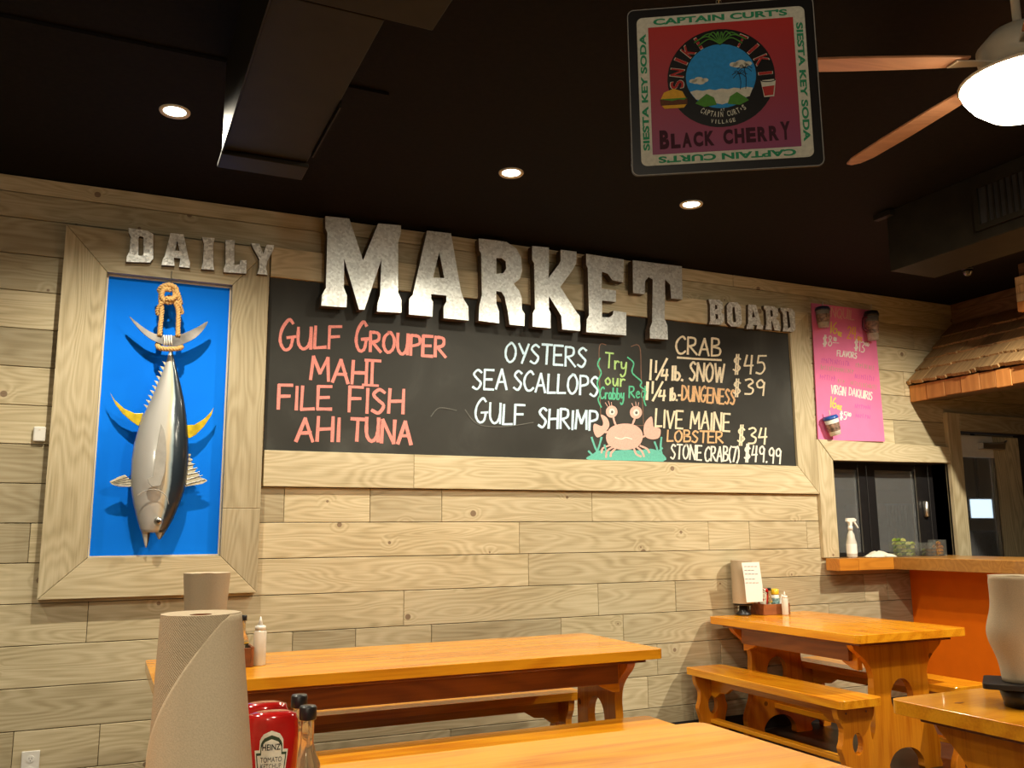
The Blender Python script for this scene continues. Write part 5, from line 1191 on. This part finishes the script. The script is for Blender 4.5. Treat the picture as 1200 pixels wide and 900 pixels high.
def ketchup(x, y, z, h, hw, label, printed=True):
    ca_ = cam_az(x, y)
    e = empty('ketchup_bottle', (x, y, z), ca_+PI/2, label, 'bottle', 'ketchup bottles standing on their caps')
    # local -Y faces the camera ... built cap down
    prof = [(.40, .030), (.62, .045), (.86, .075), (.95, .11), (1.0, .15), (1.0, h-.030), (.985, h-.026), (.965, h-.020), (.975, h-.014), (.93, h-.010), (.90, h-.004), (.6, h)]
    new('body', lathe([(hw*a, b) for a, b in prof], 36, sy=.62), M_red, e, smooth=True)
    new('cap', lathe([(hw*.55, 0), (hw*.60, .004), (hw*.56, .028)], 28, sy=.8), M_white, e, smooth=True)
    def kp(u, v, w_):  # wrap on the belly
        th = u/hw; return Vector((hw*math.sin(th), -hw*.62*math.cos(th)-.001-w_, v))
    if printed:
        zc = h*.52
        def shape(s, dz=0): return [(-.019*s, zc+.062*s+dz), (-.012*s, zc+.071*s+dz), (0, zc+.075*s+dz), (.012*s, zc+.071*s+dz), (.019*s, zc+.062*s+dz), (.0195*s, zc+.048*s+dz), (.028*s, zc+.045*s+dz), (.020*s, zc-.02*s+dz), (.012*s, zc-.055*s+dz), (-.012*s, zc-.055*s+dz), (-.020*s, zc-.02*s+dz), (-.028*s, zc+.045*s+dz), (-.0195*s, zc+.048*s+dz)]
        def dense(pts):
            return [(v[0], v[1]) for v in resample([(a, b, 0) for a, b in pts+[pts[0]]], .004)][:-1]
        def wid(v, q):
            P_ = [(-.055, .0), (-.055, .012), (-.02, .020), (.045, .028), (.0455, .0195), (.062, .019), (.071, .012), (.075, .001)]
            P_ = [(a*q, b*q) for a, b in P_]
            for (a0_, b0_), (a1_, b1_) in zip(P_, P_[1:]):
                if a0_ <= v <= a1_ and a1_ > a0_: return b0_+(b1_-b0_)*(v-a0_)/(a1_-a0_)
            return .0005
        def plate(q, lift):
            bm = bmesh.new(); g = []
            vs_ = sorted([-.0549*q+(.13*q)*i/26 for i in range(27)]+[.0449*q, .0456*q])
            for v in vs_:
                h_ = wid(v, q); g.append([bm.verts.new(kp(-h_+2*h_*i/12, zc+v, lift)) for i in range(13)])
            for a_, b_ in zip(g, g[1:]):
                for i in range(12): bm.faces.new((a_[i], a_[i+1], b_[i+1], b_[i]))
            return bm
        cr_ = ink('label_cream', (.72, .68, .55))
        new('label_plate', plate(1.10, .0004), cr_, e); new('label_border', plate(1.0, .0008), ink('label_dark_green', (.03, .05, .02)), e); new('label_field', plate(.91, .0012), cr_, e)
        bm = bmesh.new()
        text_bm('HEINZ', 0, zc+.055, .032, .0105, lambda u, v, w_: kp(u, v, .0018), 0, bm, .02)
        text_bm('TOMATO', 0, zc+.034, .038, .0085, lambda u, v, w_: kp(u, v, .0018), 0, bm, .0)
        text_bm('KETCHUP', 0, zc+.023, .036, .0085, lambda u, v, w_: kp(u, v, .0018), 0, bm, .0)
        new('label_lettering', bm, ink('label_black', (.01, .01, .01)), e)
        new('tomato_print', prism(oval(0, zc+.004, .008, .008, 18), [], .0012, .0020, kp), ink('tomato_red', (.5, .03, .015)), e)
        bm = bmesh.new()
        for s_ in (-1, 1): prism([(s_*.010, zc+.006), (s_*.018, zc+.014), (s_*.017, zc+.004)], [], .0012, .0020, kp, bm)
        new('leaf_print', bm, ink('leaf_green', (.05, .16, .03)), e)
    return e
# near caddy
k1 = atd(319, 850, 1.78); k2 = atd(311, 850, 1.90)
s1 = atd(360.5, 850, 1.86); s2 = atd(351, 850, 1.98)
tz = .7617
cxs = [k1.x, k2.x, s1.x, s2.x]; cys = [k1.y, k2.y, s1.y, s2.y]
tray(min(cxs)-.085, max(cxs)+.055, min(cys)-.065, max(cys)+.065, .76, .075, 'brown wooden condiment tray on the nearest table')
ketchup(k1.x, k1.y, tz+.008, .230, .047, 'front red ketchup bottle with keystone label on the nearest table')
ketchup(k2.x, k2.y+.02, tz+.008, .223, .047, 'second red ketchup bottle just behind the labelled one', False)
I_labd = plain('black_gold_label', (.05, .035, .015), .5, noise=.8, scale=70)
sauce(s1.x, s1.y, tz+.008, .223, .0265, 'front black-capped hot sauce bottle on the nearest table', I_labd)
sauce(s2.x, s2.y+.01, tz+.008, .223, .0265, 'rear black-capped hot sauce bottle half hidden on the nearest table', I_labd)
# caddy on the long table
b1 = atz(297, 782, .76); q1 = atz(304, 777, .76)
tray(b1.x-.20, b1.x, -.99, -.88, .76, .085, 'small brown wooden tray on the long table beside the squeeze bottle')
sauce(b1.x-.042, -.935, .7695, .205, .026, 'black-capped hot sauce bottle in the tray on the long table', I_labd)
sauce(b1.x-.103, -.935, .7695, .205, .026, 'hot sauce bottle mostly hidden behind the big front roll', I_labd)
squeeze(q1.x-.012, -.94, .761, .205, .0275, 'clear squeeze bottle with white nozzle on the long table')
# caddy on the end-on table
tray(4.066, 4.290, -.185, -.045, .76, .075, 'brown wooden condiment tray at the wall end of the end-on table')
ketchup(4.122, -.112, .7695, .165, .040, 'small red ketchup bottle in the tray at the wall')
sauce(4.186, -.105, .7695, .165, .020, 'small hot sauce bottle beside the mustard at the wall', plain('green_black_label', (.05, .10, .05), .5, noise=.8, scale=70))
e = empty('mustard_bottle', (4.230, -.11, .7695), 0, 'white mustard bottle with a yellow cap in the tray at the wall', 'bottle')
new('body', lathe([(.026, 0), (.028, .01), (.028, .10), (.024, .118)], 20), M_white, e, smooth=True); new('cap', lathe([(.026, .119), (.027, .125), (.027, .152), (.015, .158)], 20), M_yellow, e, smooth=True)
new('label_wrap', sheet_cyl(lambda t, a: .0285, .03, .095, lambda t: 0, lambda t: 2*PI, 24, 1), plain('blue_green_label', (.20, .34, .34), .5, noise=.8, scale=80), e, smooth=True)
squeeze(4.215, -.222, .761, .155, .022, 'clear squeeze bottle standing before the tray on the end-on table')
sp_ = empty('sauce_packet', (4.262, -.118, .80), 0, 'white paper packets stuffed in the tray beside the mustard', 'packets')
new('packet', bx(bmesh.new(), -.013, .013, -.003, .003, .0, .09, Matrix.Rotation(.35, 4, 'Y')), M_whitepaper, sp_); new('packet', bx(bmesh.new(), -.012, .012, .006, .010, 0, .075, Matrix.Rotation(-.3, 4, 'Y')), M_whitepaper, sp_)
# menu card
mc = empty('menu_card', (4.10, -.08, .80), 0, 'white printed menu card standing in front of the wall towel roll', 'menu')
MY = -.198
a = [aty(869, 659.5, MY), aty(889.5, 658.5, MY), aty(893.5, 686, MY), aty(894, 705, MY), aty(875, 706, MY), aty(872.5, 680, MY)]
mc.location = (a[4].x, MY, a[4].z)
bm = prism([(p.x, p.z) for p in a], [], MY, MY+.0015, fXZ)
M_card = plain('menu_white', (.80, .79, .76), .6, noise=.02); child('card', bm, M_card, mc)
bm = bmesh.new()
for k in range(5):
    y_ = 664+k*4.4+(1.5 if k > 2 else 0)
    for j in range(4-(k % 2)):
        x_ = 872+k*.5+j*4; ribbon(bm, [(x_, y_), (x_+2.8, y_-.1)], .8, lambda px, py: aty(px, py, MY-.0005))
child('print_line', bm, ink('grey_print', (.20, .18, .20)), mc)
